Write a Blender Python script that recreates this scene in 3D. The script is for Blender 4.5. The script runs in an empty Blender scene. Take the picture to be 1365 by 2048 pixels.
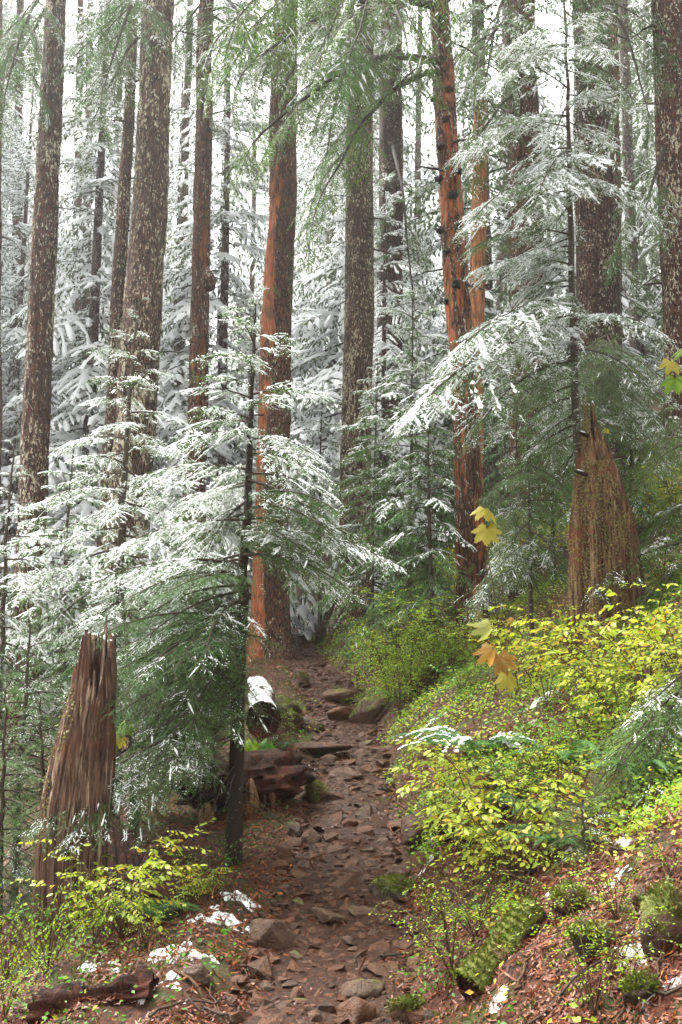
import bpy, bmesh, math
import numpy as np
from mathutils import Vector, Matrix
R = math.radians
sc = bpy.context.scene
COL = sc.collection

# ------------------------------------------------------------------ camera
CAMZ, PITCH, LENS = 1.6, R(10.0), 35.0
cd = bpy.data.cameras.new('camera'); cam = bpy.data.objects.new('camera', cd); COL.objects.link(cam)
cam.location = (0, 0, CAMZ); cam.rotation_euler = (R(90) + PITCH, 0, 0)
cd.sensor_fit = 'VERTICAL'; cd.sensor_height = 36; cd.lens = LENS
cd.clip_start = 0.05; cd.clip_end = 600
sc.camera = cam

# ------------------------------------------------------------------ sky, sun, exposure (bright overcast)
SUN_EL, SUN_AZ = R(58), R(-48)          # azimuth measured from +Y towards +X: soft sun behind the cloud, up beyond the trees on the left
w = bpy.data.worlds.new('World'); sc.world = w; w.use_nodes = True
nt = w.node_tree; nt.nodes.clear()
sky = nt.nodes.new('ShaderNodeTexSky'); sky.sky_type = 'NISHITA'; sky.sun_disc = False
sky.sun_elevation = SUN_EL; sky.sun_rotation = SUN_AZ
sky.air_density = 1.0; sky.dust_density = 6.0; sky.ozone_density = 1.0
hs = nt.nodes.new('ShaderNodeHueSaturation'); hs.inputs['Saturation'].default_value = 0.0
bg = nt.nodes.new('ShaderNodeBackground'); bg.inputs['Strength'].default_value = 0.15
wo = nt.nodes.new('ShaderNodeOutputWorld')
nt.links.new(sky.outputs[0], hs.inputs['Color']); nt.links.new(hs.outputs[0], bg.inputs['Color'])
nt.links.new(bg.outputs[0], wo.inputs['Surface'])
sd = bpy.data.lights.new('sun', 'SUN'); sun = bpy.data.objects.new('sun', sd); COL.objects.link(sun)
sd.energy = 1.5; sd.angle = R(35); sd.color = (1.0, 0.94, 0.84)
sdir = Vector((math.sin(SUN_AZ) * math.cos(SUN_EL), math.cos(SUN_AZ) * math.cos(SUN_EL), math.sin(SUN_EL)))
sun.rotation_euler = sdir.to_track_quat('Z', 'Y').to_euler(); sun.location = (0, 0, 60)
sc.view_settings.view_transform = 'Standard'; sc.view_settings.look = 'None'
sc.view_settings.exposure = 2.42; sc.view_settings.gamma = 1.0; sc.view_settings.use_curve_mapping = False
cy = sc.cycles
cy.max_bounces = 5; cy.diffuse_bounces = 3; cy.glossy_bounces = 2; cy.transmission_bounces = 3
cy.volume_bounces = 1; cy.transparent_max_bounces = 4
cy.use_denoising = True
HAZE = 0.0010

# ------------------------------------------------------------------ pixel <-> place helpers (photo pixels, 1365 x 2048)
F = LENS / 36 * 2048
SN, CS = math.sin(PITCH), math.cos(PITCH)
def ray(px, py):
    u, v = (px - 682.5) / F, (1024 - py) / F
    y, z = CS - SN * v, SN + CS * v
    return u / y, z / y
def P(px, py, d):
    a, b = ray(px, py)
    return np.array((a * d, d, CAMZ + b * d))

# ------------------------------------------------------------------ noise
def _h(i, j, k, s):
    n = (i * 374761393 + j * 668265263 + k * 1274126177 + s * 974634777) & 0xffffffff
    n = ((n ^ (n >> 13)) * 1274126177) & 0xffffffff
    n = ((n ^ (n >> 16)) * 2246822519) & 0xffffffff
    return ((n ^ (n >> 15)) & 0xffffff) / float(0xffffff)
def noise3(x, y, z, s=0):
    x, y, z = np.broadcast_arrays(np.asarray(x, float), np.asarray(y, float), np.asarray(z, float))
    i, j, k = np.floor(x).astype(np.int64), np.floor(y).astype(np.int64), np.floor(z).astype(np.int64)
    f, g, h = x - i, y - j, z - k
    f, g, h = f * f * (3 - 2 * f), g * g * (3 - 2 * g), h * h * (3 - 2 * h)
    r = 0
    for a, wa in ((0, 1 - f), (1, f)):
        for b, wb in ((0, 1 - g), (1, g)):
            r = r + wa * wb * ((1 - h) * _h(i + a, j + b, k, s) + h * _h(i + a, j + b, k + 1, s))
    return r * 2 - 1
def fbm(x, y, z=0.0, s=0, o=4):
    r, a, f = 0, 1.0, 1.0
    for q in range(o):
        r = r + a * noise3(np.asarray(x) * f, np.asarray(y) * f, np.asarray(z) * f, s + q); a *= .5; f *= 2.03
    return r
def sstep(a, b, x):
    t = np.clip((x - a) / (b - a), 0, 1); return t * t * (3 - 2 * t)

# ------------------------------------------------------------------ terrain
_ty = np.linspace(-20, 220, 2401)
_k = np.ones(25) / 25
def _tab(ys, vs):
    v = np.interp(_ty, ys, vs); return np.convolve(np.pad(v, 12, mode='edge'), _k, 'valid')
_xc = _tab([-20, 0, 4.4, 7.4, 11.2, 14, 16, 21, 25, 30, 60, 220], [-.4, -.28, -.1, .03, .13, .03, -.26, -.86, -1.3, -2.6, -9, -30])
_zc = _tab([-20, 0, 3, 4.4, 7.4, 11.2, 13, 16, 21, 25, 30, 60, 220], [-1.2, -.12, -.06, 0, .4, .9, 1.12, 1.78, 2.25, 3.0, 4.0, 8.5, 20])
_hw = _tab([-20, 4, 7, 9, 12, 16, 220], [.48, .47, .40, .39, .39, .44, .38])
def XC(y): return np.interp(y, _ty, _xc)
def ZC(y): return np.interp(y, _ty, _zc)
def HW(y): return np.interp(y, _ty, _hw)
def H(x, y):
    x = np.asarray(x, float); y = np.asarray(y, float)
    u = x - XC(y); hw = HW(y)
    r = np.maximum(u - hw, 0); l = np.maximum(-u - hw, 0)
    h = ZC(y)
    h = h + .64 * 32 * (1 - np.exp(-r / 32)) + .16 * (1 - np.exp(-r / .22)) * sstep(5, 9, y)
    h = h - (.10 * np.minimum(l, 9) + .30 * np.clip(l - 1.2, 0, 9)) + .05 * np.exp(-((l - .25) / .22) ** 2) * (l > 0)
    off = sstep(0, .5, np.abs(u) - hw * .8)
    h = h - .035 * (1 - off)
    h = h + off * (.10 * fbm(x * .9, y * .9, s=3, o=3) + .035 * fbm(x * 4.1, y * 4.1, s=9, o=3))
    h = h + (1 - off) * .018 * fbm(x * 3, y * 3, s=14, o=3)
    return h
def Hs(x, y): return float(H(np.array([x]), np.array([y]))[0])
def hit(px, py, d0=2.5, d1=70):
    a, b = ray(px, py); d = np.linspace(d0, d1, 2700)
    k = np.nonzero(CAMZ + b * d < H(a * d, d))[0]
    dd = d[k[0]] if len(k) else d1
    return np.array((a * dd, dd, Hs(a * dd, dd)))

# ------------------------------------------------------------------ mesh plumbing
def fan(f):
    return f
class MB:
    """collects triangles and quads with a material slot and a per-point random value"""
    def __init__(s): s.V = []; s.T = []; s.Q = []; s.TM = []; s.QM = []; s.A = []; s.n = 0
    def add(s, V, Fc, m=0, rnd=None):
        V = np.asarray(V, float).reshape(-1, 3); Fc = np.asarray(Fc, np.int64)
        if len(V) == 0 or len(Fc) == 0: return s
        s.V.append(V)
        s.A.append(np.full(len(V), .5) if rnd is None else np.broadcast_to(rnd, (len(V),)).astype(float))
        if Fc.shape[1] == 3: s.T.append(Fc + s.n); s.TM.append(np.full(len(Fc), m))
        else: s.Q.append(Fc + s.n); s.QM.append(np.full(len(Fc), m))
        s.n += len(V); return s
    def merge(s, o, M=None, m=None, slots=None):
        if o.n == 0: return s
        V = np.concatenate(o.V)
        if M is not None: V = V @ M[:3, :3].T + M[:3, 3]
        s.V.append(V); s.A.append(np.concatenate(o.A))
        for f, fm in zip(o.T, o.TM): s.T.append(f + s.n); s.TM.append(fm if m is None else np.full(len(fm), m))
        for f, fm in zip(o.Q, o.QM): s.Q.append(f + s.n); s.QM.append(fm if m is None else np.full(len(fm), m))
        s.n += len(V); return s
    def ntri(s): return sum(len(t) for t in s.T) + 2 * sum(len(q) for q in s.Q)
    def mesh(s, name, mats, smooth=True, extra=None):
        me = bpy.data.meshes.new(name)
        V = np.concatenate(s.V) if s.V else np.zeros((0, 3))
        T = np.concatenate(s.T) if s.T else np.zeros((0, 3), np.int64)
        Q = np.concatenate(s.Q) if s.Q else np.zeros((0, 4), np.int64)
        me.vertices.add(len(V)); me.vertices.foreach_set('co', V.astype(np.float32).ravel())
        nl = len(T) * 3 + len(Q) * 4
        me.loops.add(nl); me.loops.foreach_set('vertex_index', np.concatenate([T.ravel(), Q.ravel()]).astype(np.int32))
        me.polygons.add(len(T) + len(Q))
        st = np.concatenate([np.arange(len(T)) * 3, len(T) * 3 + np.arange(len(Q)) * 4]).astype(np.int32)
        me.polygons.foreach_set('loop_start', st)
        mi = np.concatenate((s.TM + s.QM) if (s.TM or s.QM) else [np.zeros(0)]).astype(np.int32)
        me.polygons.foreach_set('material_index', mi)
        me.polygons.foreach_set('use_smooth', np.full(len(mi), smooth, bool))
        for mt in (mats if isinstance(mats, (list, tuple)) else [mats]): me.materials.append(mt)
        a = me.attributes.new('rnd', 'FLOAT', 'POINT'); a.data.foreach_set('value', np.concatenate(s.A).astype(np.float32) if s.A else [])
        for kx, vx in (extra or {}).items():
            a = me.attributes.new(kx, 'FLOAT', 'POINT'); a.data.foreach_set('value', np.asarray(vx, np.float32).ravel())
        me.update(calc_edges=True); me.validate()
        return me
def nrm(v):
    v = np.asarray(v, float); return v / np.maximum(np.linalg.norm(v, axis=-1, keepdims=True), 1e-9)
def stamp(tv, tf, Pn, D, N, L, W, Hh=None):
    """copy a little template (along, side, up) to many places"""
    Pn = np.asarray(Pn, float); n = len(Pn); D = nrm(D); S = nrm(np.cross(N, D)); U = np.cross(D, S)
    L = np.broadcast_to(L, (n,)); W = np.broadcast_to(W, (n,)); Hh = W if Hh is None else np.broadcast_to(Hh, (n,))
    tv = np.asarray(tv, float); k = len(tv)
    V = Pn[:, None] + D[:, None] * (L[:, None] * tv[None, :, 0])[..., None] + S[:, None] * (W[:, None] * tv[None, :, 1])[..., None] + U[:, None] * (Hh[:, None] * tv[None, :, 2])[..., None]
    Fc = np.asarray(tf, np.int64)[None] + (np.arange(n) * k)[:, None, None]
    return V.reshape(-1, 3), Fc.reshape(-1, len(tf[0])), k
def tube(pts, rad, seg=5, cap=True):
    pts = np.asarray(pts, float); n = len(pts); rad = np.broadcast_to(rad, (n,))
    t = nrm(np.gradient(pts, axis=0)); ref = np.array((0, 0, 1.)) if abs(t[:, 2]).mean() < .8 else np.array((1., 0, 0))
    a = nrm(np.cross(t, ref)); b = np.cross(t, a)
    an = np.arange(seg) / seg * 2 * math.pi
    V = pts[:, None] + rad[:, None, None] * (np.cos(an)[None, :, None] * a[:, None] + np.sin(an)[None, :, None] * b[:, None])
    i = np.arange(n - 1)[:, None] * seg; j = np.arange(seg)[None]; j2 = (j + 1) % seg
    Fc = np.stack([i + j, i + j2, i + seg + j2, i + seg + j], -1).reshape(-1, 4)
    return V.reshape(-1, 3), Fc
def grid_faces(n, m, wrap=False):
    i = np.arange(n - 1)[:, None] * m; j = np.arange(m if wrap else m - 1)[None]; j2 = (j + 1) % m
    return np.stack([i + j, i + j2, i + m + j2, i + m + j], -1).reshape(-1, 4)

def link(name, me, parent=None, loc=None, M=None, kind=None, label=None):
    o = bpy.data.objects.new(name, me); COL.objects.link(o)
    if parent is not None: o.parent = parent
    if M is not None: o.matrix_local = Matrix(M.tolist())
    if loc is not None: o.location = loc
    if name == 'snow': kind = 'stuff'
    if kind: o['kind'] = kind
    if label: o['label'] = label
    return o
def thing(name, label, cat, loc=(0, 0, 0), group=None, me=None):
    o = bpy.data.objects.new(name, me); COL.objects.link(o); o.location = [float(q) for q in loc]
    o['label'] = label; o['category'] = cat
    if group: o['group'] = group
    return o
def frame(o, x, up=(0, 0, 1), s=1.0):
    """4x4 with local X along x, local Z near up"""
    x = nrm(x); y = nrm(np.cross(up, x)); z = np.cross(x, y)
    M = np.eye(4); M[:3, 0] = x * s; M[:3, 1] = y * s; M[:3, 2] = z * s; M[:3, 3] = o; return M

# ------------------------------------------------------------------ materials
class NT:
    def __init__(s, name):
        s.m = bpy.data.materials.new(name); s.m.use_nodes = True; s.t = s.m.node_tree; s.t.nodes.clear()
        s.out = s.n('ShaderNodeOutputMaterial')
    def n(s, typ, **kw):
        q = s.t.nodes.new(typ)
        for a, b in kw.items(): setattr(q, a, b)
        return q
    def L(s, a, b): s.t.links.new(a, b)
    def val(s, sock, v):
        if hasattr(v, 'links') or hasattr(v, 'is_linked'): s.L(v, sock)
        else: sock.default_value = v
    def coord(s, kind='Object', scale=(1, 1, 1)):
        c = s.n('ShaderNodeTexCoord'); mp = s.n('ShaderNodeMapping'); mp.inputs['Scale'].default_value = scale
        s.L(c.outputs[kind], mp.inputs['Vector']); return mp.outputs[0]
    def world(s, scale=(1, 1, 1)):
        c = s.n('ShaderNodeNewGeometry'); mp = s.n('ShaderNodeMapping'); mp.inputs['Scale'].default_value = scale
        s.L(c.outputs['Position'], mp.inputs['Vector']); return mp.outputs[0]
    def noise(s, vec, scale, detail=4, rough=.6):
        q = s.n('ShaderNodeTexNoise'); s.L(vec, q.inputs['Vector']); q.inputs['Scale'].default_value = scale
        q.inputs['Detail'].default_value = detail; q.inputs['Roughness'].default_value = rough; return q.outputs['Fac']
    def step(s, v, a, b):
        q = s.n('ShaderNodeMapRange'); q.interpolation_type = 'SMOOTHSTEP'; s.L(v, q.inputs['Value'])
        q.inputs['From Min'].default_value = a; q.inputs['From Max'].default_value = b; return q.outputs[0]
    def math(s, op, a, b=0.0):
        q = s.n('ShaderNodeMath', operation=op); s.val(q.inputs[0], a); s.val(q.inputs[1], b); return q.outputs[0]
    def mix(s, f, a, b):
        q = s.n('ShaderNodeMix'); q.data_type = 'RGBA'; s.val(q.inputs[0], f)
        for sk, v in ((q.inputs[6], a), (q.inputs[7], b)):
            if isinstance(v, tuple): sk.default_value = (*v, 1)
            else: s.L(v, sk)
        return q.outputs[2]
    def attr(s, name):
        q = s.n('ShaderNodeAttribute'); q.attribute_name = name; return q.outputs['Fac']
    def rand(s): return s.n('ShaderNodeObjectInfo').outputs['Random']
    def bump(s, h, strength, dist):
        q = s.n('ShaderNodeBump'); q.inputs['Strength'].default_value = strength; q.inputs['Distance'].default_value = dist
        s.L(h, q.inputs['Height']); return q.outputs[0]
    def bsdf(s, col, rough=.7, normal=None, spec=.3, transl=0.0, tcol=None):
        b = s.n('ShaderNodeBsdfPrincipled'); s.val(b.inputs['Base Color'], (*col, 1) if isinstance(col, tuple) else col)
        s.val(b.inputs['Roughness'], rough); b.inputs['Specular IOR Level'].default_value = spec
        if normal is not None: s.L(normal, b.inputs['Normal'])
        o = b.outputs[0]
        if transl:
            t = s.n('ShaderNodeBsdfTranslucent'); c = tcol if tcol is not None else col
            s.val(t.inputs['Color'], (*c, 1) if isinstance(c, tuple) else c)
            x = s.n('ShaderNodeMixShader'); x.inputs[0].default_value = transl
            s.L(o, x.inputs[1]); s.L(t.outputs[0], x.inputs[2]); o = x.outputs[0]
        s.L(o, s.out.inputs['Surface']); return s.m

def needle_mat(name, dark, light, frost):
    t = NT(name); r = t.attr('rnd')
    c = t.mix(r, dark, light)
    c = t.mix(t.math('MULTIPLY', t.rand(), .35), c, (.055, .095, .03))
    g = t.n('ShaderNodeNewGeometry'); sx = t.n('ShaderNodeSeparateXYZ'); t.L(g.outputs['Normal'], sx.inputs[0])
    up = t.step(sx.outputs[2], .25, .9)
    nz = t.step(t.noise(t.world(), 38, 4), .62 - frost * .3, .74 - frost * .3)
    c = t.mix(t.math('MULTIPLY', t.math('MULTIPLY', up, nz), frost), c, (.78, .80, .82))
    return t.bsdf(c, .55, spec=.35, transl=.32)
M_needle = needle_mat('hemlock_needles', (.036, .108, .026), (.125, .250, .052), .18)
M_needle_green = needle_mat('green_hemlock_needles', (.050, .125, .015), (.140, .260, .034), .08)
M_needle_hazed = needle_mat('haze_paled_hemlock_needles', (.090, .135, .075), (.165, .210, .120), .65)  # distant needles paled: haze brightness put into their base colour and frost amount
M_needle_lit = needle_mat('bough_needles', (.050, .080, .040), (.115, .145, .080), .20)

def snow_mat():
    t = NT('fresh_snow')
    nz = t.noise(t.world(), 60, 3)
    return t.bsdf((.80, .82, .82), .8, t.bump(nz, .35, .01), spec=.15, transl=.36, tcol=(.83, .85, .85))
M_snow = snow_mat()
def wood_mat(name, a, b, lichen=(.42, .42, .36), amt=.5, sc_=(1, 1, 1)):
    t = NT(name); v = t.coord('Object', sc_)
    n1 = t.noise(v, 40, 5); n2 = t.noise(v, 14, 4)
    c = t.mix(n1, a, b)
    c = t.mix(t.step(n2, .78 - amt * .28, .84 - amt * .28), c, lichen)
    return t.bsdf(c, .8, t.bump(n1, .5, .01), spec=.2)
M_twig = wood_mat('twig_bark', (.030, .020, .014), (.075, .055, .038), (.20, .21, .13), .25)
M_dark_sapling = wood_mat('dark_mossy_sapling_bark', (.012, .010, .006), (.042, .032, .020), (.34, .35, .30), .5, (1, 1, 2.2))
M_sapling_bark = wood_mat('sapling_bark', (.030, .024, .016), (.085, .066, .045), (.45, .46, .42), .62, (1, 1, 1.6))

def bark_mat(name, dark, mid, fleck, amt, strip=(.20, .070, .030), moss=0.0):
    t = NT(name)
    v = t.coord('Object', (1, 1, .22)); vf = t.coord('Object', (1, 1, .42)); vl = t.coord('Object', (1, 1, .5))
    n1 = t.noise(v, 26, 6, .65); n2 = t.noise(vl, 1.6, 3)
    rd = t.attr('ridge')
    c = t.mix(t.step(n1, .3, .7), dark, mid)
    c = t.mix(t.math('MULTIPLY', t.step(n2, .35, .7), .45), c, tuple(q * 1.5 for q in mid))
    # thin vertical fissures between the plates
    vo = t.n('ShaderNodeTexVoronoi'); vo.feature = 'DISTANCE_TO_EDGE'; t.L(v, vo.inputs['Vector']); vo.inputs['Scale'].default_value = 20
    c = t.mix(t.step(vo.outputs['Distance'], .16, .02), c, tuple(q * .45 for q in dark))
    st = t.attr('strip')
    stm = t.step(t.math('ADD', st, t.math('MULTIPLY', t.math('SUBTRACT', t.noise(vf, 7, 5), .5), .55)), .46, .54)
    wood = t.mix(t.step(t.noise(t.coord('Object', (1, 1, .09)), 30, 6, .7), .3, .7), tuple(q * .28 for q in strip), tuple(min(1, q * 1.4) for q in strip))
    wood = t.mix(t.step(t.noise(vl, 6, 5, .7), .52, .62), wood, tuple(q * .9 for q in mid))
    c = t.mix(stm, c, wood)
    # lichen flecks on the plates and stuck snow grains
    nf = t.noise(vf, 30, 5, .7); big = t.noise(vl, 2.2, 3)
    fl = t.step(t.math('ADD', nf, t.math('MULTIPLY', t.math('SUBTRACT', big, .5), .35)), .69 - amt * .22, .725 - amt * .22)
    fl = t.math('MULTIPLY', fl, t.step(rd, .15, .4))
    fl = t.math('MULTIPLY', fl, t.math('SUBTRACT', 1.0, t.math('MULTIPLY', stm, .85)))
    c = t.mix(t.math('MULTIPLY', fl, .9), c, fleck)
    sn = t.step(t.noise(t.coord('Object', (1, 1, .7)), 62, 2), .72, .75)
    c = t.mix(t.math('MULTIPLY', sn, .8), c, (.62, .63, .62))
    if moss:
        ms = t.step(t.noise(vl, 5, 4), .66 - moss * .25, .72 - moss * .25)
        c = t.mix(t.math('MULTIPLY', ms, .8), c, (.085, .095, .022))
    hgt = t.math('ADD', n1, t.math('MULTIPLY', t.step(vo.outputs['Distance'], 0, .25), .7))
    return t.bsdf(c, .82, t.bump(hgt, .8, .025), spec=.2)
M_bark_brown = bark_mat('brown_flecked_bark', (.026, .010, .007), (.092, .036, .022), (.50, .46, .34), .62)
M_bark_pale = bark_mat('pale_lichened_bark', (.034, .019, .014), (.110, .064, .046), (.48, .43, .30), .70)
M_bark_red = bark_mat('red_brown_bark', (.034, .014, .009), (.115, .045, .025), (.45, .42, .34), .50, moss=.1)
M_bark_orange = bark_mat('orange_peeling_bark', (.036, .016, .010), (.115, .046, .024), (.42, .40, .30), .42, (.30, .092, .034), .2)
M_bark_dark = bark_mat('dark_plated_bark', (.024, .011, .009), (.085, .042, .030), (.42, .39, .30), .50)
M_bark_far = bark_mat('far_trunk_bark', (.050, .036, .028), (.120, .085, .066), (.5, .5, .46), .5)
M_bare = bark_mat('bare_snag_wood', (.060, .030, .018), (.16, .075, .038), (.4, .38, .3), .2, (.40, .17, .07))

def leaf_mat(name, a, b, c3, transl=.46):
    t = NT(name); r = t.attr('rnd')
    c = t.mix(r, a, b); c = t.mix(t.math('MULTIPLY', t.rand(), .30), c, tuple(q * .6 for q in a)); c = t.mix(t.step(r, .86, .92), c, c3)
    c = t.mix(t.math('MULTIPLY', t.step(t.noise(t.world(), 160, 3), .60, .68), .55), c, (.16, .10, .02))
    return t.bsdf(c, .5, spec=.35, transl=transl)
M_leaf_yellow = leaf_mat('yellow_green_leaves', (.22, .33, .014), (.50, .52, .050), (.46, .28, .03))
M_leaf_lime = leaf_mat('lime_leaves', (.120, .270, .008), (.34, .50, .020), (.42, .36, .02))
M_leaf_green = leaf_mat('green_leaves', (.040, .155, .010), (.13, .30, .018), (.28, .34, .02))
M_leaf_gold = leaf_mat('golden_leaf', (.42, .35, .030), (.52, .45, .06), (.45, .24, .04))
M_leaf_amber = leaf_mat('amber_leaf', (.48, .24, .045), (.60, .40, .13), (.60, .25, .05))
M_leaf_pale = leaf_mat('pale_green_leaf', (.42, .45, .12), (.50, .50, .18), (.5, .4, .12))
M_fern = leaf_mat('fern_fronds', (.040, .125, .030), (.080, .195, .045), (.12, .2, .04), .3)
M_moss = leaf_mat('moss_tufts', (.052, .078, .006), (.155, .185, .012), (.15, .085, .015), .2)
M_litter = leaf_mat('fallen_needle_litter', (.050, .011, .003), (.230, .050, .010), (.36, .11, .02), .1)

def ground_mat():
    t = NT('forest_floor'); v = t.world()
    n1 = t.noise(v, 22, 6, .7); n2 = t.noise(v, 3.2, 4); n3 = t.noise(v, 1.1, 3)
    c = t.mix(t.step(n1, .35, .65), (.011, .0048, .0024), (.082, .023, .008))
    c = t.mix(t.step(n2, .5, .62), c, (.034, .040, .008))
    c = t.mix(t.step(n3, .56, .66), c, (.026, .013, .007))
    sn = t.step(t.math('ADD', t.noise(v, 7, 5, .7), t.math('MULTIPLY', t.noise(v, .6, 2), .25)), .79, .83)
    c = t.mix(t.math('MULTIPLY', sn, .0), c, (.8, .82, .84))
    return t.bsdf(c, .8, t.bump(n1, .8, .04), spec=.25)
M_ground = ground_mat()
def path_mat():
    t = NT('wet_trail_soil'); v = t.world()
    n1 = t.noise(v, 45, 6, .7); n2 = t.noise(v, 4, 3)
    c = t.mix(t.step(n1, .35, .65), (.007, .0027, .0012), (.050, .017, .0065))
    return t.bsdf(c, t.step(n2, .3, .7), t.bump(n1, .8, .02), spec=.18)
M_path = path_mat()
def rock_mat(name, a, b, moss, rough=.42):
    t = NT(name); v = t.coord('Object'); w_ = t.world()
    n1 = t.noise(w_, 16, 6, .65); n2 = t.noise(w_, 5, 4)
    c = t.mix(t.step(n1, .35, .68), a, b)
    c = t.mix(t.math('MULTIPLY', t.rand(), .5), c, (.105, .031, .011))
    c = t.mix(t.math('MULTIPLY', t.attr('rnd'), .35), c, (.105, .064, .038))
    if moss:
        g = t.n('ShaderNodeNewGeometry'); sx = t.n('ShaderNodeSeparateXYZ'); t.L(g.outputs['Normal'], sx.inputs[0])
        mk = t.math('ADD', t.math('MULTIPLY', sx.outputs[2], .22), n2)
        c = t.mix(t.step(mk, .80 - moss * .25, .90 - moss * .25), c, (.095, .105, .018))
    return t.bsdf(c, rough, t.bump(t.math('ADD', n1, t.math('MULTIPLY', t.noise(w_, 55, 4, .7), .5)), .9, .03), spec=.22)
M_rock = rock_mat('wet_brown_rock', (.011, .0044, .0021), (.098, .037, .015), 0)
M_rock_grey = rock_mat('wet_grey_rock', (.016, .012, .009), (.078, .056, .038), .25)
M_rock_moss = rock_mat('mossy_rock', (.016, .013, .010), (.070, .054, .036), .80, .7)

def stump_mat(name, a, b, pale, moss, redrot):
    t = NT(name); v = t.coord('Object', (1, 1, .06)); v2 = t.coord('Object')
    n1 = t.noise(v, 44, 8, .75); n2 = t.noise(v, 13, 4, .7); n3 = t.noise(v2, 5, 4); n4 = t.noise(v2, 2.2, 3)
    c = t.mix(t.step(n1, .38, .62), a, b)
    c = t.mix(t.math('MULTIPLY', t.step(n2, .52, .60), t.step(n1, .44, .54)), c, pale)
    c = t.mix(t.step(t.noise(t.coord('Object', (1, 1, .035)), 20, 4, .6), .42, .36), c, tuple(q * .35 for q in a))
    c = t.mix(t.math('MULTIPLY', t.step(n4, .52, .62), .8), c, redrot)
    dots = t.step(t.noise(t.coord('Object'), 52, 3), .55, .62)
    c = t.mix(t.math('MULTIPLY', t.step(n3, .64 - moss * .22, .72 - moss * .22), dots), c, (.23, .20, .055))
    return t.bsdf(c, .85, t.bump(n1, 1.0, .03), spec=.2)
M_stump_grey = stump_mat('weathered_stump_wood', (.040, .022, .015), (.190, .108, .072), (.46, .33, .23), .05, (.12, .050, .030))
M_stump_red = stump_mat('mossy_rotting_stump_wood', (.042, .018, .010), (.165, .085, .046), (.26, .16, .08), .75, (.15, .045, .022))
M_rot = stump_mat('dark_rotten_wood', (.008, .0035, .002), (.040, .013, .007), (.075, .026, .014), .1, (.070, .016, .008))
M_log_bark = stump_mat('fallen_log_bark', (.030, .018, .011), (.095, .058, .036), (.16, .11, .07), .45, (.09, .05, .03))
M_mosslog = rock_mat('mossy_log_bark', (.040, .026, .016), (.095, .062, .038), 1.25, .85)
M_knot = wood_mat('charred_knot', (.010, .008, .007), (.030, .024, .020), (.06, .06, .05), .2)
M_limb = wood_mat('mossy_dark_limb', (.016, .013, .010), (.048, .038, .026), (.07, .075, .025), .45)

# ------------------------------------------------------------------ ground and trail
def build_ground():
    n, m = 300, 340
    s = np.linspace(-1, 1, n); xs = .3 + 130 * np.sinh(5.6 * s) / math.sinh(5.6)
    s = np.linspace(0, 1, m); ys = -3 + 215 * np.sinh(4.2 * s) / math.sinh(4.2)
    X, Y = np.meshgrid(xs, ys)
    Z = H(X, Y)
    Z = Z - .05 * (np.abs(X - XC(Y)) < HW(Y) * .9)          # the trail sheet lies on top here
    V = np.stack([X, Y, Z], -1).reshape(-1, 3)
    o = link('ground', MB().add(V, grid_faces(m, n)).mesh('ground', M_ground)); o['kind'] = 'structure'
    ys = np.arange(-1, 36, .06); us = np.linspace(-1.12, 1.12, 25)
    Y = np.repeat(ys[:, None], 25, 1); X = XC(Y) + us[None] * HW(Y)
    Z = H(X, Y) + .012 - .10 * sstep(.86, 1.12, np.abs(us))[None]
    p = link('path', MB().add(np.stack([X, Y, Z], -1).reshape(-1, 3), grid_faces(len(ys), 25)).mesh('path', M_path)); p['kind'] = 'structure'
    return o, p
GROUND, PATH = build_ground()

def hull(seed, n=13, sx=1, sy=.8, sz=.45, cube=.55):
    r = np.random.default_rng(seed)
    d = nrm(r.normal(size=(n, 3))); d = d / (np.abs(d).max(1, keepdims=True) ** cube) * r.uniform(.8, 1.05, (n, 1))
    bm = bmesh.new()
    for q in d * np.array((sx, sy, sz)): bm.verts.new(q)
    res = bmesh.ops.convex_hull(bm, input=bm.verts[:])
    bmesh.ops.delete(bm, geom=[g for g in res['geom_interior'] if isinstance(g, bmesh.types.BMVert)], context='VERTS')
    bmesh.ops.triangulate(bm, faces=bm.faces[:])
    bm.verts.index_update()
    V = np.array([v.co[:] for v in bm.verts]); T = np.array([[v.index for v in f.verts] for f in bm.faces]); bm.free()
    return V, T
HULLS = [hull(100 + i, 12 + i % 4, 1, .62 + .05 * (i % 6), .34 + .06 * (i % 5)) for i in range(16)]
def rotm(ax, ay, az):
    cx, sx, cy_, sy, cz, sz = math.cos(ax), math.sin(ax), math.cos(ay), math.sin(ay), math.cos(az), math.sin(az)
    return np.array([[cz, -sz, 0], [sz, cz, 0], [0, 0, 1]]) @ np.array([[cy_, 0, sy], [0, 1, 0], [-sy, 0, cy_]]) @ np.array([[1, 0, 0], [0, cx, -sx], [0, sx, cx]])
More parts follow.
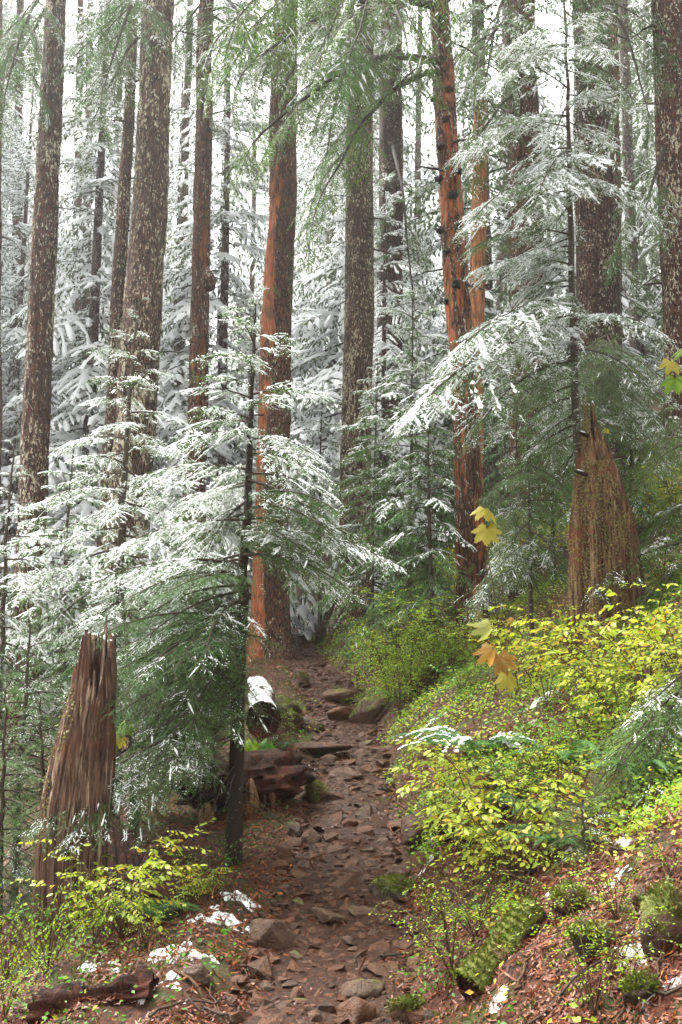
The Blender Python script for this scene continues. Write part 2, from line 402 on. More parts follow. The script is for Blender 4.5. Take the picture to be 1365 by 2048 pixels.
def build_stones():
    r = np.random.default_rng(5)
    pts = []; cell = {}
    def free(x, y, rad, k):
        c = (int(x / .3), int(y / .3))
        for a in range(-1, 2):
            for b in range(-1, 2):
                for (qx, qy, qr) in cell.get((c[0] + a, c[1] + b), ()):
                    if (qx - x) ** 2 + ((qy - y)) ** 2 < (k * (qr + rad)) ** 2: return False
        cell.setdefault(c, []).append((x, y, rad)); return True
    out = []
    # (size range, tries, packing)
    for lo, hi, tries, k in ((.10, .15, 60, .8), (.060, .10, 620, .72), (.040, .065, 5200, .68), (.022, .040, 16000, .66), (.012, .022, 22000, .72)):
        yv = 3.2 + (24 - 3.2) * r.random(tries) ** (1.5 if hi > .06 else 2.3)
        uv = r.uniform(-1.12, 1.12, tries); uv = np.sign(uv) * np.abs(uv) ** .85
        sv = r.uniform(lo, hi, tries)
        for y, u, s in zip(yv, uv, sv):
            if hi <= .041 and y > 17: continue
            if hi <= .023 and y > 9: continue
            if lo >= .06 and not (7.5 < y < 20 or r.random() < .35) : continue
            x = XC(y) + u * HW(y) * (1.0 if s < .1 else .92)
            if free(x, y, s, k): out.append((x, y, s))
    out = np.array(out)
    big = np.argsort(-(out[:, 2] / out[:, 1]))[:300]

    isb = np.zeros(len(out), bool); isb[big] = True
    zz = H(out[:, 0], out[:, 1])
    meshes = []
    for i, (V, T) in enumerate(HULLS):
        V2 = V; meshes.append(MB().add(V2, T, 0, r.random()).mesh('stone', M_rock if i % 4 else M_rock_grey, smooth=False))
    mb = MB(); n = 0
    for q, (x, y, s) in enumerate(out):
        A = rotm(r.normal(0, .16), r.normal(0, .16), r.uniform(0, 6.28)) * s
        z = zz[q] + s * r.uniform(.0, .16)
        k = int(r.integers(16))
        if isb[q]:
            M = np.eye(4); M[:3, :3] = A; M[:3, 3] = (x, y, z); link('stone', meshes[k], PATH, M=M); n += 1
        else:
            V, T = HULLS[k]; mb.add(V @ A.T + np.array((x, y, z)), T, 0, r.random())
    link('gravel', mb.mesh('gravel', M_rock, smooth=False), PATH, kind='stuff')
build_stones()

# ------------------------------------------------------------------ conifer sprays
TW = {}   # templates: (along, side, up)
TW['needle'] = ([(0, -.5, 0), (0, .5, 0), (1, 0, -.15)], [(0, 1, 2)])
TW['strip'] = ([(0, 0, 0), (.25, .5, -.1), (.5, .22, 0), (.72, .42, -.12), (1, 0, -.15), (.72, -.42, -.12), (.5, -.22, 0), (.25, -.5, -.1)],
               [(0, 1, 2), (2, 3, 4), (4, 5, 6), (6, 7, 0), (0, 2, 6), (2, 4, 6)])
TW['far'] = ([(0, 0, 0), (.45, .5, -.12), (1, 0, -.2), (.45, -.5, -.12)], [(0, 1, 2), (0, 2, 3)])
TW['blob'] = ([(0, 0, 0), (.3, .5, 0), (.72, .42, 0), (1, 0, -.1), (.72, -.42, 0), (.3, -.5, 0), (.35, .05, .62), (.72, 0, .5)],
              [(0, 1, 6), (1, 2, 6), (2, 7, 6), (2, 3, 7), (3, 4, 7), (4, 5, 6), (4, 6, 7), (5, 0, 6)])
TW['bump'] = ([(0, 0, 0), (.5, .5, 0), (1, 0, -.1), (.5, -.5, 0), (.5, 0, .6)], [(0, 1, 4), (1, 2, 4), (2, 3, 4), (3, 0, 4)])

def branch_geo(L, seed, lod=0, droop=.30, width=.42, twist=.25, bare=.12, wood=True, nblob=None):
    """one flat hemlock branch along +X; returns needles+wood, heavy snow, light snow"""
    r = np.random.default_rng(seed)
    N, SH, SL = MB(), MB(), MB()
    n = 14; t = np.linspace(0, 1, n)
    side_c = r.normal(0, .06)
    ax = np.stack([L * t * (1 - .08 * t), L * side_c * np.sin(t * 2.6), L * (.10 * t - droop * t ** 2.0)], -1)
    if wood:
        V, Q = tube(ax, np.interp(t, [0, 1], [.009 * L ** .6 + .002, .0015]), 4); N.add(V, Q, 0)
    sp = {0: .042, 1: .055, 2: .125}[lod] * (1.0 if lod < 2 else max(.6, L / 2.4))
    nb = max(6, int(L * (1 - bare) / sp)); tb = np.linspace(bare, .985, nb)
    pb, db, nbv, lb = [], [], [], []
    sgn = 1
    allP, allD, allU, allL = [], [], [], []
    tan = nrm(np.gradient(ax, axis=0))
    for i, q in enumerate(tb):
        sgn = -sgn
        p = np.array([np.interp(q, t, ax[:, k]) for k in range(3)]); d0 = nrm(np.array([np.interp(q, t, tan[:, k]) for k in range(3)]))
        ln = L * width * (1 - q) ** .75 * min(1, .45 + q / .45) * r.uniform(.65, 1.15) + .05
        if r.random() < .08: ln *= .4
        an = R(r.normal(54, 7)) * sgn
        sd = nrm(np.cross((0, 0, 1.), d0)); d = nrm(d0 * math.cos(an) + sd * math.sin(an) + np.array((0, 0, r.normal(-.10, .10))))
        m = max(3, int(ln / .09) + 2); s = np.linspace(0, 1, m)
        dr = r.uniform(.12, .42)
        pts = p + d * (ln * s)[:, None] + np.array((0, 0, -1.)) * (dr * ln * s ** 2)[:, None] + d0 * (ln * .18 * s ** 2)[:, None]
        if lod == 0 or (lod == 1 and ln > .16):
            V, Q = tube(pts, np.linspace(.0030, .0011, m), 3); N.add(V, Q, 0)
        pb.append((pts, s, ln))
    step = {0: .021, 1: .022, 2: .070}[lod]
    for pts, s, ln in pb + [(ax, t, L)]:
        mm = max(2, int(ln / step)); q = (np.arange(mm) + r.random(mm) * .7) / mm
        if ln == L: q = q[q > .25]; mm = len(q)
        if mm == 0: continue
        pp = np.stack([np.interp(q, s, pts[:, k]) for k in range(3)], -1)
        tg = nrm(np.gradient(pts, axis=0)); tt = nrm(np.stack([np.interp(q, s, tg[:, k]) for k in range(3)], -1))
        sg = np.where(np.arange(mm) % 2, 1, -1) * np.where(r.random(mm) < .06, -1, 1)
        an = np.radians(r.normal(50, 10, mm)) * sg
        sd = nrm(np.cross((0, 0, 1.), tt))
        dd = nrm(tt * np.cos(an)[:, None] + sd * np.sin(an)[:, None] + np.stack([np.zeros(mm), np.zeros(mm), r.normal(-.34, twist, mm)], -1))
        tl = {0: 1, 1: 1.05, 2: 1.7}[lod]
        lt = (np.clip(.30 * ln * (1 - q), 0, .075) + .030) * r.uniform(.7, 1.2, mm) * tl
        up = nrm(np.stack([r.normal(0, .3, mm), r.normal(0, .3, mm), np.ones(mm)], -1))
        allP.append(pp); allD.append(dd); allU.append(up); allL.append(lt)
        # the tip shoot itself
        allP.append(pts[-2:-1]); allD.append(nrm(pts[-1:] - pts[-2:-1])); allU.append(np.array([[0, 0, 1.]])); allL.append(np.array([.05 * tl + .02]))
    Pp, D, U, Lt = map(np.concatenate, (allP, allD, allU, allL))
    nT = len(Pp); rn = np.clip(.5 + .28 * r.normal(size=nT), 0, 1)
    if lod == 0:
        # individual needles down both sides of every twig
        S = nrm(np.cross(U, D)); cnt = np.maximum(4, (Lt / .0052).astype(int)); idx = np.repeat(np.arange(nT), cnt)
        fr = np.concatenate([(np.arange(c) + .5) / c for c in cnt]); k = len(idx)
        sg = np.where(np.arange(k) % 2, 1., -1.)
        bp = Pp[idx] + D[idx] * (Lt[idx] * fr)[:, None]
        nd = nrm(D[idx] * .5 + S[idx] * sg[:, None] + U[idx] * r.normal(.08, .28, k)[:, None])
        V, T, kk = stamp(*TW['needle'], bp, nd, U[idx] + r.normal(0, .35, (k, 3)), r.uniform(.010, .017, k) * (1 - .35 * fr ** 3), .0042)
        N.add(V, T, 1, np.repeat(np.clip(rn[idx] + r.normal(0, .12, k), 0, 1), kk))
    else:
        V, T, kk = stamp(*TW['strip' if lod == 1 else 'far'], Pp, D, U, Lt, Lt * .0 + {1: .0145, 2: .050}[lod] * r.uniform(.7, 1.2, nT))
        N.add(V, T, 1, np.repeat(rn, kk))
    # snow lies in lumpy runs along the sprays and in little caps on the twigs
    prof = np.array([(-1, -.12), (-.55, .5), (.05, .85), (.6, .45), (1, -.12)])
    hw0 = {0: .0100, 1: .020, 2: .058}[lod]
    for mb, th in ((SH, -.40 if lod == 2 else (.02 if L < 1.4 else .22)), (SL, .55)):
        for pi, (pts, s, ln) in enumerate(pb + [(ax, t, L)]):
            m = max(4, int(ln / {0: .017, 1: .034, 2: .13}[lod])); q = np.linspace(.12 if ln < L else .3, 1.0, m)
            c = np.stack([np.interp(q, s, pts[:, k]) for k in range(3)], -1)
            nz = fbm(c[:, 0] * 7 / max(1, L * .6), c[:, 1] * 7 / max(1, L * .6), seed * 1.7 + pi * .05, s=seed % 97, o=3) + .75 * noise3(c[:, 0] * 24, c[:, 1] * 24, pi, 7)
            cov = sstep(th, th + .22, nz)
            wv = hw0 * (.5 if mb is SL and lod < 2 else 1) * cov * (.55 + .45 * np.sin(np.pi * np.clip(q * .9 + .1, 0, 1))) * (1 + .45 * r.normal(size=m).clip(-1.2, 1.6)) * min(1.12, .6 + ln * 1.2)
            wv = np.maximum(wv, 0); tg = nrm(np.gradient(c, axis=0)); sd = nrm(np.cross((0, 0, 1.), tg))
            V = c[:, None] + sd[:, None] * (wv[:, None] * prof[None, :, 0] * r.uniform(.7, 1.3, (m, 5)))[..., None] + np.array((0, 0, 1.)) * (wv[:, None] * prof[None, :, 1] * r.uniform(.6, 1.1, (m, 5)))[..., None] + np.array((0, 0, .002))
            fq = grid_faces(m, 5); keep = (wv[fq[:, 0] // 5] > hw0 * .12) | (wv[fq[:, 2] // 5] > hw0 * .12)
            if keep.any(): mb.add(V.reshape(-1, 3), fq[keep], 0)
    f = fbm(Pp[:, 0] * 7 / max(1, L * .6), Pp[:, 1] * 7 / max(1, L * .6), seed * 1.7, s=seed % 97, o=3)
    tm = TW['blob' if lod < 2 else 'bump']
    for mb, th, kw in ((SH, -.40 if lod == 2 else (-.02 if L < 1.4 else .14), 1.0), (SL, .50, .6)):
        a = (f > th) & (r.random(nT) < .8)
        if not a.any(): a[:2] = True
        m = int(a.sum()); wdt = {0: .0095, 1: .016, 2: .042}[lod] * r.uniform(.5, 1.5, m) * kw
        D2 = D[a].copy(); D2[:, 2] = np.clip(D2[:, 2], -.5, .05)
        V, T, kk = stamp(*tm, Pp[a] + D2 * (Lt[a] * r.uniform(-.05, .3, m))[:, None] + np.array((0, 0, .003)), D2, np.stack([r.normal(0, .2, m), r.normal(0, .2, m), np.ones(m)], -1), Lt[a] * r.uniform(.3, .85, m), wdt, wdt * r.uniform(.5, 1.0, m))
        mb.add(V, T, 0, .5)
        if lod == 0:       # loose grains caught between the needles
            a = np.nonzero((f[idx] > th - .45) & (r.random(k) < (.34 if mb is SH else .20)))[0]; m = len(a); g = r.uniform(.005, .013, m)
            V, T, kk = stamp(*TW['bump'], bp[a] + nd[a] * .004 + np.array((0, 0, .003)), nd[a], np.repeat([[0, 0, 1.]], m, 0), g, g * .6, g * .7)
            mb.add(V, T, 0, .5)
    return N, SH, SL

BR = {}   # near branch library: length -> list of (needles, heavy snow, light snow)
for Lc, cnt in ((.32, 2), (.62, 3), (1.0, 4), (1.45, 3), (2.0, 2)):
    BR[Lc] = []
    for k in range(cnt):
        N, A, B = branch_geo(Lc, int(Lc * 100) + k * 7, 0, droop=.26 + .05 * k)
        BR[Lc].append((N.mesh('branch', [M_twig, M_needle]), A.mesh('snow', M_snow), B.mesh('snow', M_snow)))
for Lc in list(BR):   # the same shapes in fresher green
    for k, (a, b, c) in enumerate(list(BR[Lc])):
        g = a.copy(); g.materials[1] = M_needle_green; BR[Lc][k] = (a, b, c, g)
MID = {}
for Lc, cnt in ((.7, 3), (1.2, 3), (1.8, 3), (2.6, 2)):
    MID[Lc] = []
    for k in range(cnt):
        N, A, B = branch_geo(Lc, 500 + int(Lc * 100) + k * 7, 1, droop=.30 + .06 * k, width=.40)
        MID[Lc].append((N.mesh('branch', [M_twig, M_needle]), A.mesh('snow', M_snow), B.mesh('snow', M_snow)))
for Lc in list(MID):
    for k, (a, b, c) in enumerate(list(MID[Lc])):
        g = a.copy(); g.materials[1] = M_needle_green; MID[Lc][k] = (a, b, c, g)

def put_branch(parent, base, start, direction, L, r, lib=BR, snow=1, green=False, roll=0.0, name='branch', force=False):
    """start is a place in the world, base the world place of the parent"""
    if snow and not force and direction[2] / np.linalg.norm(direction) < -.27: snow = 1
    key = min(lib, key=lambda q: abs(math.log(q / L))); v = lib[key][int(r.integers(len(lib[key])))]
    d = nrm(direction); up = np.array((0, 0, 1.)) + roll * nrm(np.cross(d, (0, 0, 1.)))
    M = frame(np.asarray(start, float) - base, d, up, L / key)
    if r.random() < .5: M[:3, 1] *= -1
    o = link(name, v[3] if green else v[0], parent, M=M)
    if snow: link('snow', v[1] if snow == 2 else v[2], o)
    return o

def pix_axis(pix, d0, d1=None):
    d1 = d0 if d1 is None else d1; n = len(pix)
    return np.array([P(px, py, d0 + (d1 - d0) * i / max(1, n - 1)) for i, (px, py) in enumerate(pix)])

def sapling(label, pix, d, wpx, prof, nbr, seed, snowf, lib=BR, green=False, group=None, lean=0, dead=8, bias=None, pitch=(-.45, .45), d_top=None, name='hemlock_sapling', bark=None):
    """pix: trunk from base to tip in the picture, d its distance, prof: [(py, half width in px)]"""
    r = np.random.default_rng(seed)
    ax = pix_axis(pix, d, d_top)
    g = Hs(ax[0, 0], ax[0, 1]); base = np.array((ax[0, 0], ax[0, 1], g))
    ax = np.vstack([[ax[0, 0], ax[0, 1], g - .12], ax]) if ax[0, 2] > g else ax
    o = thing(name, label, 'tree', base, group)
    m = 26; cum = np.concatenate([[0], np.cumsum(np.linalg.norm(np.diff(ax, axis=0), axis=1))]); s = np.linspace(0, cum[-1], m)
    pts = np.stack([np.interp(s, cum, ax[:, k]) for k in range(3)], -1); pts[1:-1, :2] += r.normal(0, .006, (m - 2, 2))
    r0 = wpx / 2 * d / F
    V, Q = tube(pts - base, np.interp(s / cum[-1], [0, .04, .1, .6, 1], [r0 * 1.35, r0 * 1.1, r0, r0 * .55, .006]), 10)
    link('trunk', MB().add(V, Q).mesh('trunk', bark or M_sapling_bark), o)
    pys = np.array([q[0] for q in prof]); ws = np.array([q[1] for q in prof])
    od = np.argsort(pys); pys, ws = pys[od], ws[od]
    top, bot = pys[0], pys[-1]
    ga = r.uniform(0, 6.28)
    for i in range(nbr):
        f = (i + r.uniform(-.4, .4)) / nbr
        py = top + (bot - top) * np.clip(f, .0, 1) ** .85 + 6
        wv = np.interp(py, pys, ws) * d / F
        # point of the trunk that shows at this height
        zt = P(0, py, d)[2]; start = np.array([np.interp(zt, pts[:, 2], pts[:, k]) for k in range(2)] + [zt])
        az = ga + i * 2.4 + r.normal(0, .35)
        if bias is not None:
            bz = bias(py); bz, wd = bz if isinstance(bz, tuple) else (bz, None)
            if wd: az = bz + r.uniform(-wd, wd)
            else:
                for _ in range(6):
                    if r.random() < .5 + .5 * math.cos(az - bz): break
                    az = r.uniform(0, 6.28)
        L = max(.14, wv * r.uniform(.72, 1.18))
        pt = np.interp(f, [0, .25, 1], [pitch[1], .08, pitch[0]]) + r.normal(0, .09)
        dirn = (math.cos(az) * math.cos(pt), math.sin(az) * math.cos(pt), math.sin(pt))
        put_branch(o, base, start, dirn, L, r, lib, snowf(py, r), green, r.normal(0, .22))
    for i in range(dead):       # leafless lower twigs
        z = np.interp(r.uniform(.06, .34), [0, 1], [pts[1, 2], pts[-1, 2]]); st = np.array([np.interp(z, pts[:, 2], pts[:, k]) for k in range(2)] + [z]) - base
        az = r.uniform(0, 6.28); ln = r.uniform(.25, .8); q = np.linspace(0, 1, 6)[:, None]
        dv = np.array((math.cos(az), math.sin(az), -.35))
        tp = st + dv * q * ln + np.array((0, 0, -.3 * ln)) * q ** 2 + r.normal(0, .012, (6, 3)) * q
        mb = MB(); V, Q = tube(tp, np.linspace(.006, .0018, 6), 4); mb.add(V, Q)
        for k in range(3):
            a = tp[2 + k]; V, Q = tube(a + np.array([r.normal(0, .3), r.normal(0, .3), -.3]) * np.linspace(0, .3 * ln, 3)[:, None], (.003, .002, .001), 3); mb.add(V, Q)
        link('dead_branch', mb.mesh('dead_branch', M_twig), o)
    return o

# ------------------------------------------------------------------ big trunks
def big_tree(name, label, pix, d, mat, seed, group=None, base_py=None, top_h=30, ang=56, amp=.026, strip=None, cat='tree', snap=None, flare=.55, step=.09, tilt_d=0.0, freq=1.0):
    """pix: [(px centre, py, width px)] from low to high"""
    r = np.random.default_rng(seed)
    pix = sorted(pix, key=lambda q: -q[1])
    A = np.array([P(q[0], q[1], d) for q in pix]); W = np.array([q[2] / 2 * d / F for q in pix])
    # down to the ground, up beyond the frame
    k = (A[0] - A[-1]) / (A[0, 2] - A[-1, 2])
    x, y = A[0, 0], A[0, 1]
    for _ in range(4):
        g = Hs(x, y); x = A[0, 0] + k[0] * (g - A[0, 2])
    g = Hs(x, y); base = np.array((x, y, g))
    z0 = g - .35
    zs = A[:, 2]
    zlow, wlow = (z0, W[0] * 1.06) 
    if snap is None:
        ztop = g + top_h; e = A[-1] + k * (ztop - A[-1, 2])
        Zk = np.concatenate([[z0], zs, [ztop]]) if zs[0] > z0 + .3 else np.concatenate([zs, [ztop]])
        Xk = np.concatenate([[x + k[0] * -.35], A[:, 0], [e[0]]]) if zs[0] > z0 + .3 else np.concatenate([A[:, 0], [e[0]]])
        Wk = np.concatenate([[wlow], W, [W[-1] * .55]]) if zs[0] > z0 + .3 else np.concatenate([W, [W[-1] * .55]])
    else:
        ztop = zs[-1]
        Zk = np.concatenate([[z0], zs]); Xk = np.concatenate([[x], A[:, 0]]); Wk = np.concatenate([[wlow], W])
    zf = min(ztop, P(0, 0, d)[2] + .8)
    z = np.concatenate([np.arange(z0, zf, step), np.arange(zf, ztop, .5), [ztop]])
    z = z[np.concatenate([[True], np.diff(z) > .01])]
    cx = np.interp(z, Zk, Xk) + .02 * fbm(z * .5, seed * 1.3, s=seed, o=2); rad = np.interp(z, Zk, Wk)
    cyy = y + .02 * fbm(z * .5, seed * 2.3, s=seed + 1, o=2) + tilt_d * (z - g)
    th = np.arange(ang) / ang * 2 * math.pi
    Zg, T = np.meshgrid(z, th, indexing='ij'); rg = rad[:, None]
    ct, st_ = np.cos(T), np.sin(T)
    hgt = Zg - g
    fl = flare * np.exp(-np.maximum(hgt, -.2) / .45) * (1 + .55 * np.cos(T * 5 + seed)) * .6
    u = ct * rg * 9 * freq; v = st_ * rg * 9 * freq
    rn = fbm(u, v, Zg * 1.9 * freq, s=seed, o=4); ridge = 1 - np.abs(rn) * 1.5
    n2 = fbm(ct * 1.3, st_ * 1.3, Zg * .8, s=seed + 9, o=3)
    rr = rg * (1 + fl + .035 * n2) + amp * ridge - amp * .5
    sv = np.zeros_like(rr)
    if strip is not None:
        sv = strip(T, Zg - g, n2, r); rr = rr - amp * 1.3 * sstep(.42, .58, sv)
    if snap is not None:
        last = (z > ztop - snap)
        drop = snap * (.5 + .5 * fbm(ct * 3, st_ * 3, s=seed + 3, o=3))
        Zg = np.where(last[:, None], np.minimum(Zg, ztop - np.clip(drop, 0, snap)), Zg)
    V = np.stack([cx[:, None] + ct * rr - base[0], cyy[:, None] + st_ * rr - base[1], Zg - base[2]], -1).reshape(-1, 3)
    mb = MB().add(V, grid_faces(len(z), ang, True))
    o = thing(name, label, cat, base, group)
    link('trunk', mb.mesh('trunk', mat, extra={'ridge': np.clip(ridge, 0, 1).ravel(), 'strip': sv.ravel()}), o)
    if cat == 'tree' and name != 'distant_trunk':
        for i in range(int(r.integers(5, 10))):
            zz = g + r.uniform(1.5, max(3, P(0, 0, d)[2] - g)); az = r.uniform(2.4, 7.0); ra = float(np.interp(zz, z, rad)); c = np.array((np.interp(zz, z, cx), np.interp(zz, z, cyy), zz)) - base
            ln = r.uniform(.12, .9) ** 1.3; q = np.linspace(0, 1, 6)[:, None]; dv = np.array((math.cos(az), math.sin(az), r.normal(-.1, .2)))
            pts = c + dv * (ra * .85 + ln * q) + np.array((0, 0, -.15 * ln)) * q ** 2 + r.normal(0, .012, (6, 3)) * q
            Vb, Qb = tube(pts, np.linspace(.028, .006, 6) * r.uniform(.5, 1.1), 5); link('dead_branch', MB().add(Vb, Qb).mesh('dead_branch', M_limb), o)
    o_axis = lambda zz: np.array((np.interp(zz, z, cx), np.interp(zz, z, cyy), zz))
    return o, base, o_axis, (lambda zz: float(np.interp(zz, z, rad)))

# ------------------------------------------------------------------ long boughs and far crowns
def bough_geo(L, seed, droop=.3):
    r = np.random.default_rng(seed); N, SH, SL = MB(), MB(), MB()
    t = np.linspace(0, 1, 16)
    ax = np.stack([L * t, L * .05 * np.sin(t * 3 + seed), L * (.12 * t - droop * t ** 2) + .02 * fbm(t * 5, seed * 1.1, s=seed, o=2)], -1)
    V, Q = tube(ax, np.interp(t, [0, 1], [.032, .005]), 6); N.add(V, Q, 0)
    subs = [branch_geo(q, seed * 10 + i, 1, droop=.34, width=.40, bare=.06, twist=.35) for i, q in enumerate((.5, .75, 1.0, 1.2))]
    nb = 24; sg = 1; tan = nrm(np.gradient(ax, axis=0))
    for q in np.linspace(.16, .99, nb):
        sg = -sg; p = np.array([np.interp(q, t, ax[:, k]) for k in range(3)]); d0 = np.array([np.interp(q, t, tan[:, k]) for k in range(3)])
        ln = L * .36 * (1 - q) ** .6 * min(1, .35 + q * 1.6) * r.uniform(.6, 1.2) + .22
        k = int(np.argmin(abs(np.log(np.array((.5, .75, 1.0, 1.2)) / ln))))
        an = R(r.normal(50, 9)) * sg if q < .97 else 0
        sd = nrm(np.cross((0, 0, 1.), d0)); d = d0 * math.cos(an) + sd * math.sin(an) + np.array((0, 0, r.normal(-.22, .16)))
        M = frame(p, d, np.array((0, 0, 1.)) + sd * r.normal(0, .25), ln / (.5, .75, 1.0, 1.2)[k])
        for a, b in zip((N, SH, SL), subs[k]): a.merge(b, M)
    return N, SH, SL
BOUGH = {}
for Lc, cnt in ((2.2, 2), (3.2, 2)):
    BOUGH[Lc] = []
    for k in range(cnt):
        N, A, B = bough_geo(Lc, int(Lc * 10) + k, .26 + .14 * k)
        BOUGH[Lc].append((N.mesh('branch', [M_limb, M_needle]), A.mesh('snow', M_snow), B.mesh('snow', M_snow)))
for Lc in list(BOUGH):
    for k, (a, b, c) in enumerate(list(BOUGH[Lc])):
        g = a.copy(); g.materials[1] = M_needle_lit; BOUGH[Lc][k] = (a, b, c, g)

FARB = [branch_geo(2.2, 900 + i, 2, droop=.30 + .05 * (i % 4), width=.46, twist=.38, bare=.05) for i in range(7)]
def crown_geo(seed, h, rad, n, low=.06):
    r = np.random.default_rng(seed); N, S, S2 = MB(), MB(), MB()
    for i in range(n):
        f = (i + r.random()) / n; z = h * (low + (1 - low) * f)
        L = rad * (1 - f) ** .72 * r.uniform(.65, 1.2) + .25
        az = i * 2.4 + r.normal(0, .4); pt = np.interp(f, [0, .5, 1], [-.30, -.12, .5]) + r.normal(0, .12)
        M = frame((0, 0, z), (math.cos(az) * math.cos(pt), math.sin(az) * math.cos(pt), math.sin(pt)), np.array((r.normal(0, .2), r.normal(0, .2), 1.)), L / 2.2)
        a, b, c = FARB[int(r.integers(7))]
        N.merge(a, M); S.merge(b, M); S2.merge(c, M)
    return N, S, S2
CROWN = []
for k, (h, rad, n) in enumerate(((13, 2.3, 84), (10, 2.0, 66), (19, 3.2, 120), (8, 1.8, 52), (36, 4.0, 180), (32, 3.7, 165))):
    N, S, S2 = crown_geo(40 + k, h, rad, n)
    V, Q = tube([(0, 0, -.6), (0, 0, 0), (.04, .03, h * .5), (0, 0, h)], [.05 + h * .007, .04 + h * .006, .03 + h * .003, .01], 8)
    CROWN.append((h, N.mesh('crown', [M_limb, M_needle_hazed]), S.mesh('snow', M_snow), MB().add(V, Q).mesh('trunk', M_bark_far, extra={'ridge': np.full(len(V), .6), 'strip': np.zeros(len(V))}), S2.mesh('snow', M_snow)))
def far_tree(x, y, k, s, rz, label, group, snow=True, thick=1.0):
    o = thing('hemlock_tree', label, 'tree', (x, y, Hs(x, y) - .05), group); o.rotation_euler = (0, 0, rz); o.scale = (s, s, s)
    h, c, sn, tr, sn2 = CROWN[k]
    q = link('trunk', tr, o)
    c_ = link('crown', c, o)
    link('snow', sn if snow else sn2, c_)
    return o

# ------------------------------------------------------------------ the big old trunks
def orange_left(T, hh, n2, r):          # bark gone on the side turned to the left and camera
    a = np.cos(T - R(205)); return sstep(.1, .8, a + .4 * n2) * np.clip(.40 + .30 * sstep(-.1, .4, fbm(hh * .55, T * .3, s=5, o=3)) + .5 * np.exp(-((hh - 8.2) / 1.5) ** 2) + .3 * np.exp(-((hh - .9) / 1.2) ** 2), 0, 1)
def orange_patches(T, hh, n2, r): return np.clip(.44 + .26 * n2 + .12 * fbm(np.cos(T) * 3, np.sin(T) * 3, hh * 2.4, s=6, o=3), 0, 1)
def orange_all(T, hh, n2, r): return np.clip(.85 + .4 * n2, 0, 1)
def red_lightly(T, hh, n2, r): return np.clip(.30 + .34 * n2, 0, 1)
BIG = {}
def BT(key, *a, **k): BIG[key] = big_tree(*a, **k); return BIG[key]
BT('left', 'old_conifer', 'dark brown snow-flecked trunk nearest the left edge, leaning slightly right', [(110, 0, 44), (97, 300, 50), (82, 600, 53), (64, 1000, 58)], 17.5, M_bark_brown, 11)
BT('pale', 'old_conifer', 'thick trunk with pale lichened bark behind the snowy sapling, broadest on the left side', [(318, 0, 67), (305, 300, 70), (285, 650, 82), (262, 950, 84)], 16.5, M_bark_pale, 12)
BT('twin', 'old_conifer', 'slim dark trunk standing just behind the left flank of the pale lichened trunk', [(268, 0, 20), (258, 230, 24), (246, 420, 27), (233, 700, 30), (222, 900, 32)], 21, M_bark_brown, 13, amp=.012, ang=36)
BT('slim', 'old_conifer', 'thin grey-brown trunk between the pale lichened trunk and the slim reddish trunk', [(380, 60, 15), (372, 260, 17), (366, 520, 18), (358, 760, 20)], 25, M_bark_far, 14, amp=.01, ang=30)
BT('burl', 'old_conifer', 'reddish-brown straight trunk with a burl halfway up, left of the orange-streaked trunk', [(412, 0, 34), (408, 250, 36), (402, 560, 38), (396, 800, 41)], 21, M_bark_red, 15, strip=red_lightly)
BT('far1', 'old_conifer', 'very thin distant trunk between the burled reddish trunk and the orange-streaked trunk', [(447, 400, 12), (440, 650, 14), (436, 800, 15)], 34, M_bark_far, 16, amp=.008, ang=24)
BT('orange', 'old_conifer', 'big trunk beside the trail with orange wood bared down its left side', [(570, 60, 56), (566, 400, 60), (553, 650, 66), (543, 1000, 71), (538, 1290, 78)], 20.3, M_bark_orange, 17, strip=orange_left, amp=.022, ang=72)
BT('mid', 'old_conifer', 'broad brown trunk behind the middle saplings, just left of a darker trunk', [(722, 60, 56), (720, 400, 59), (716, 700, 61), (712, 920, 63)], 22, M_bark_pale, 18)
BT('midtwin', 'old_conifer', 'darker trunk tucked behind the right edge of the broad middle trunk', [(782, 60, 48), (782, 300, 51), (780, 560, 53), (776, 900, 55)], 25, M_bark_dark, 19)
BT('snag', 'leaning_conifer', 'leaning rusty-orange trunk studded with black branch stubs, tilted to the left', [(872, -60, 42), (880, 60, 46), (897, 330, 50), (915, 600, 54), (930, 850, 56), (942, 1120, 62)], 13.6, M_bark_orange, 20, strip=orange_patches, amp=.014, ang=64)
BT('bare', 'bare_snag', 'pale orange barkless snag standing close behind the leaning stub-studded trunk', [(963, 195, 32), (957, 420, 35), (953, 620, 36), (950, 900, 38)], 19, M_bare, 21, strip=orange_all, snap=.9, amp=.008, ang=40)
BT('rear', 'old_conifer', 'thick red-brown trunk half hidden behind the right-hand young hemlock boughs, left of the darkest trunk', [(1040, 0, 66), (1050, 350, 72), (1058, 700, 78), (1062, 920, 82)], 18.5, M_bark_red, 22)
BT('dark', 'old_conifer', 'massive dark plated trunk rising right behind the young hemlock stem', [(1180, 0, 76), (1188, 300, 84), (1196, 560, 88), (1200, 860, 94)], 18, M_bark_dark, 23)
BT('redslim', 'old_conifer', 'narrow reddish trunk showing past the right side of the massive dark trunk', [(1222, 0, 30), (1226, 300, 32), (1228, 700, 34)], 24, M_bark_red, 24, ang=40)
BT('thin', 'old_conifer', 'thin far trunk in the gap between the massive dark trunk and the right edge trunk', [(1246, 0, 20), (1256, 300, 22), (1262, 450, 23)], 29, M_bark_far, 25, ang=30)
BT('right', 'old_conifer', 'flecked brown trunk cut by the right edge of the picture', [(1340, 0, 76), (1352, 350, 78), (1366, 650, 82)], 17, M_bark_brown, 26)
BT('edge', 'old_conifer', 'reddish trunk only just entering the picture at the left edge', [(-8, 450, 24), (-10, 700, 26)], 22, M_bark_red, 27, ang=36)
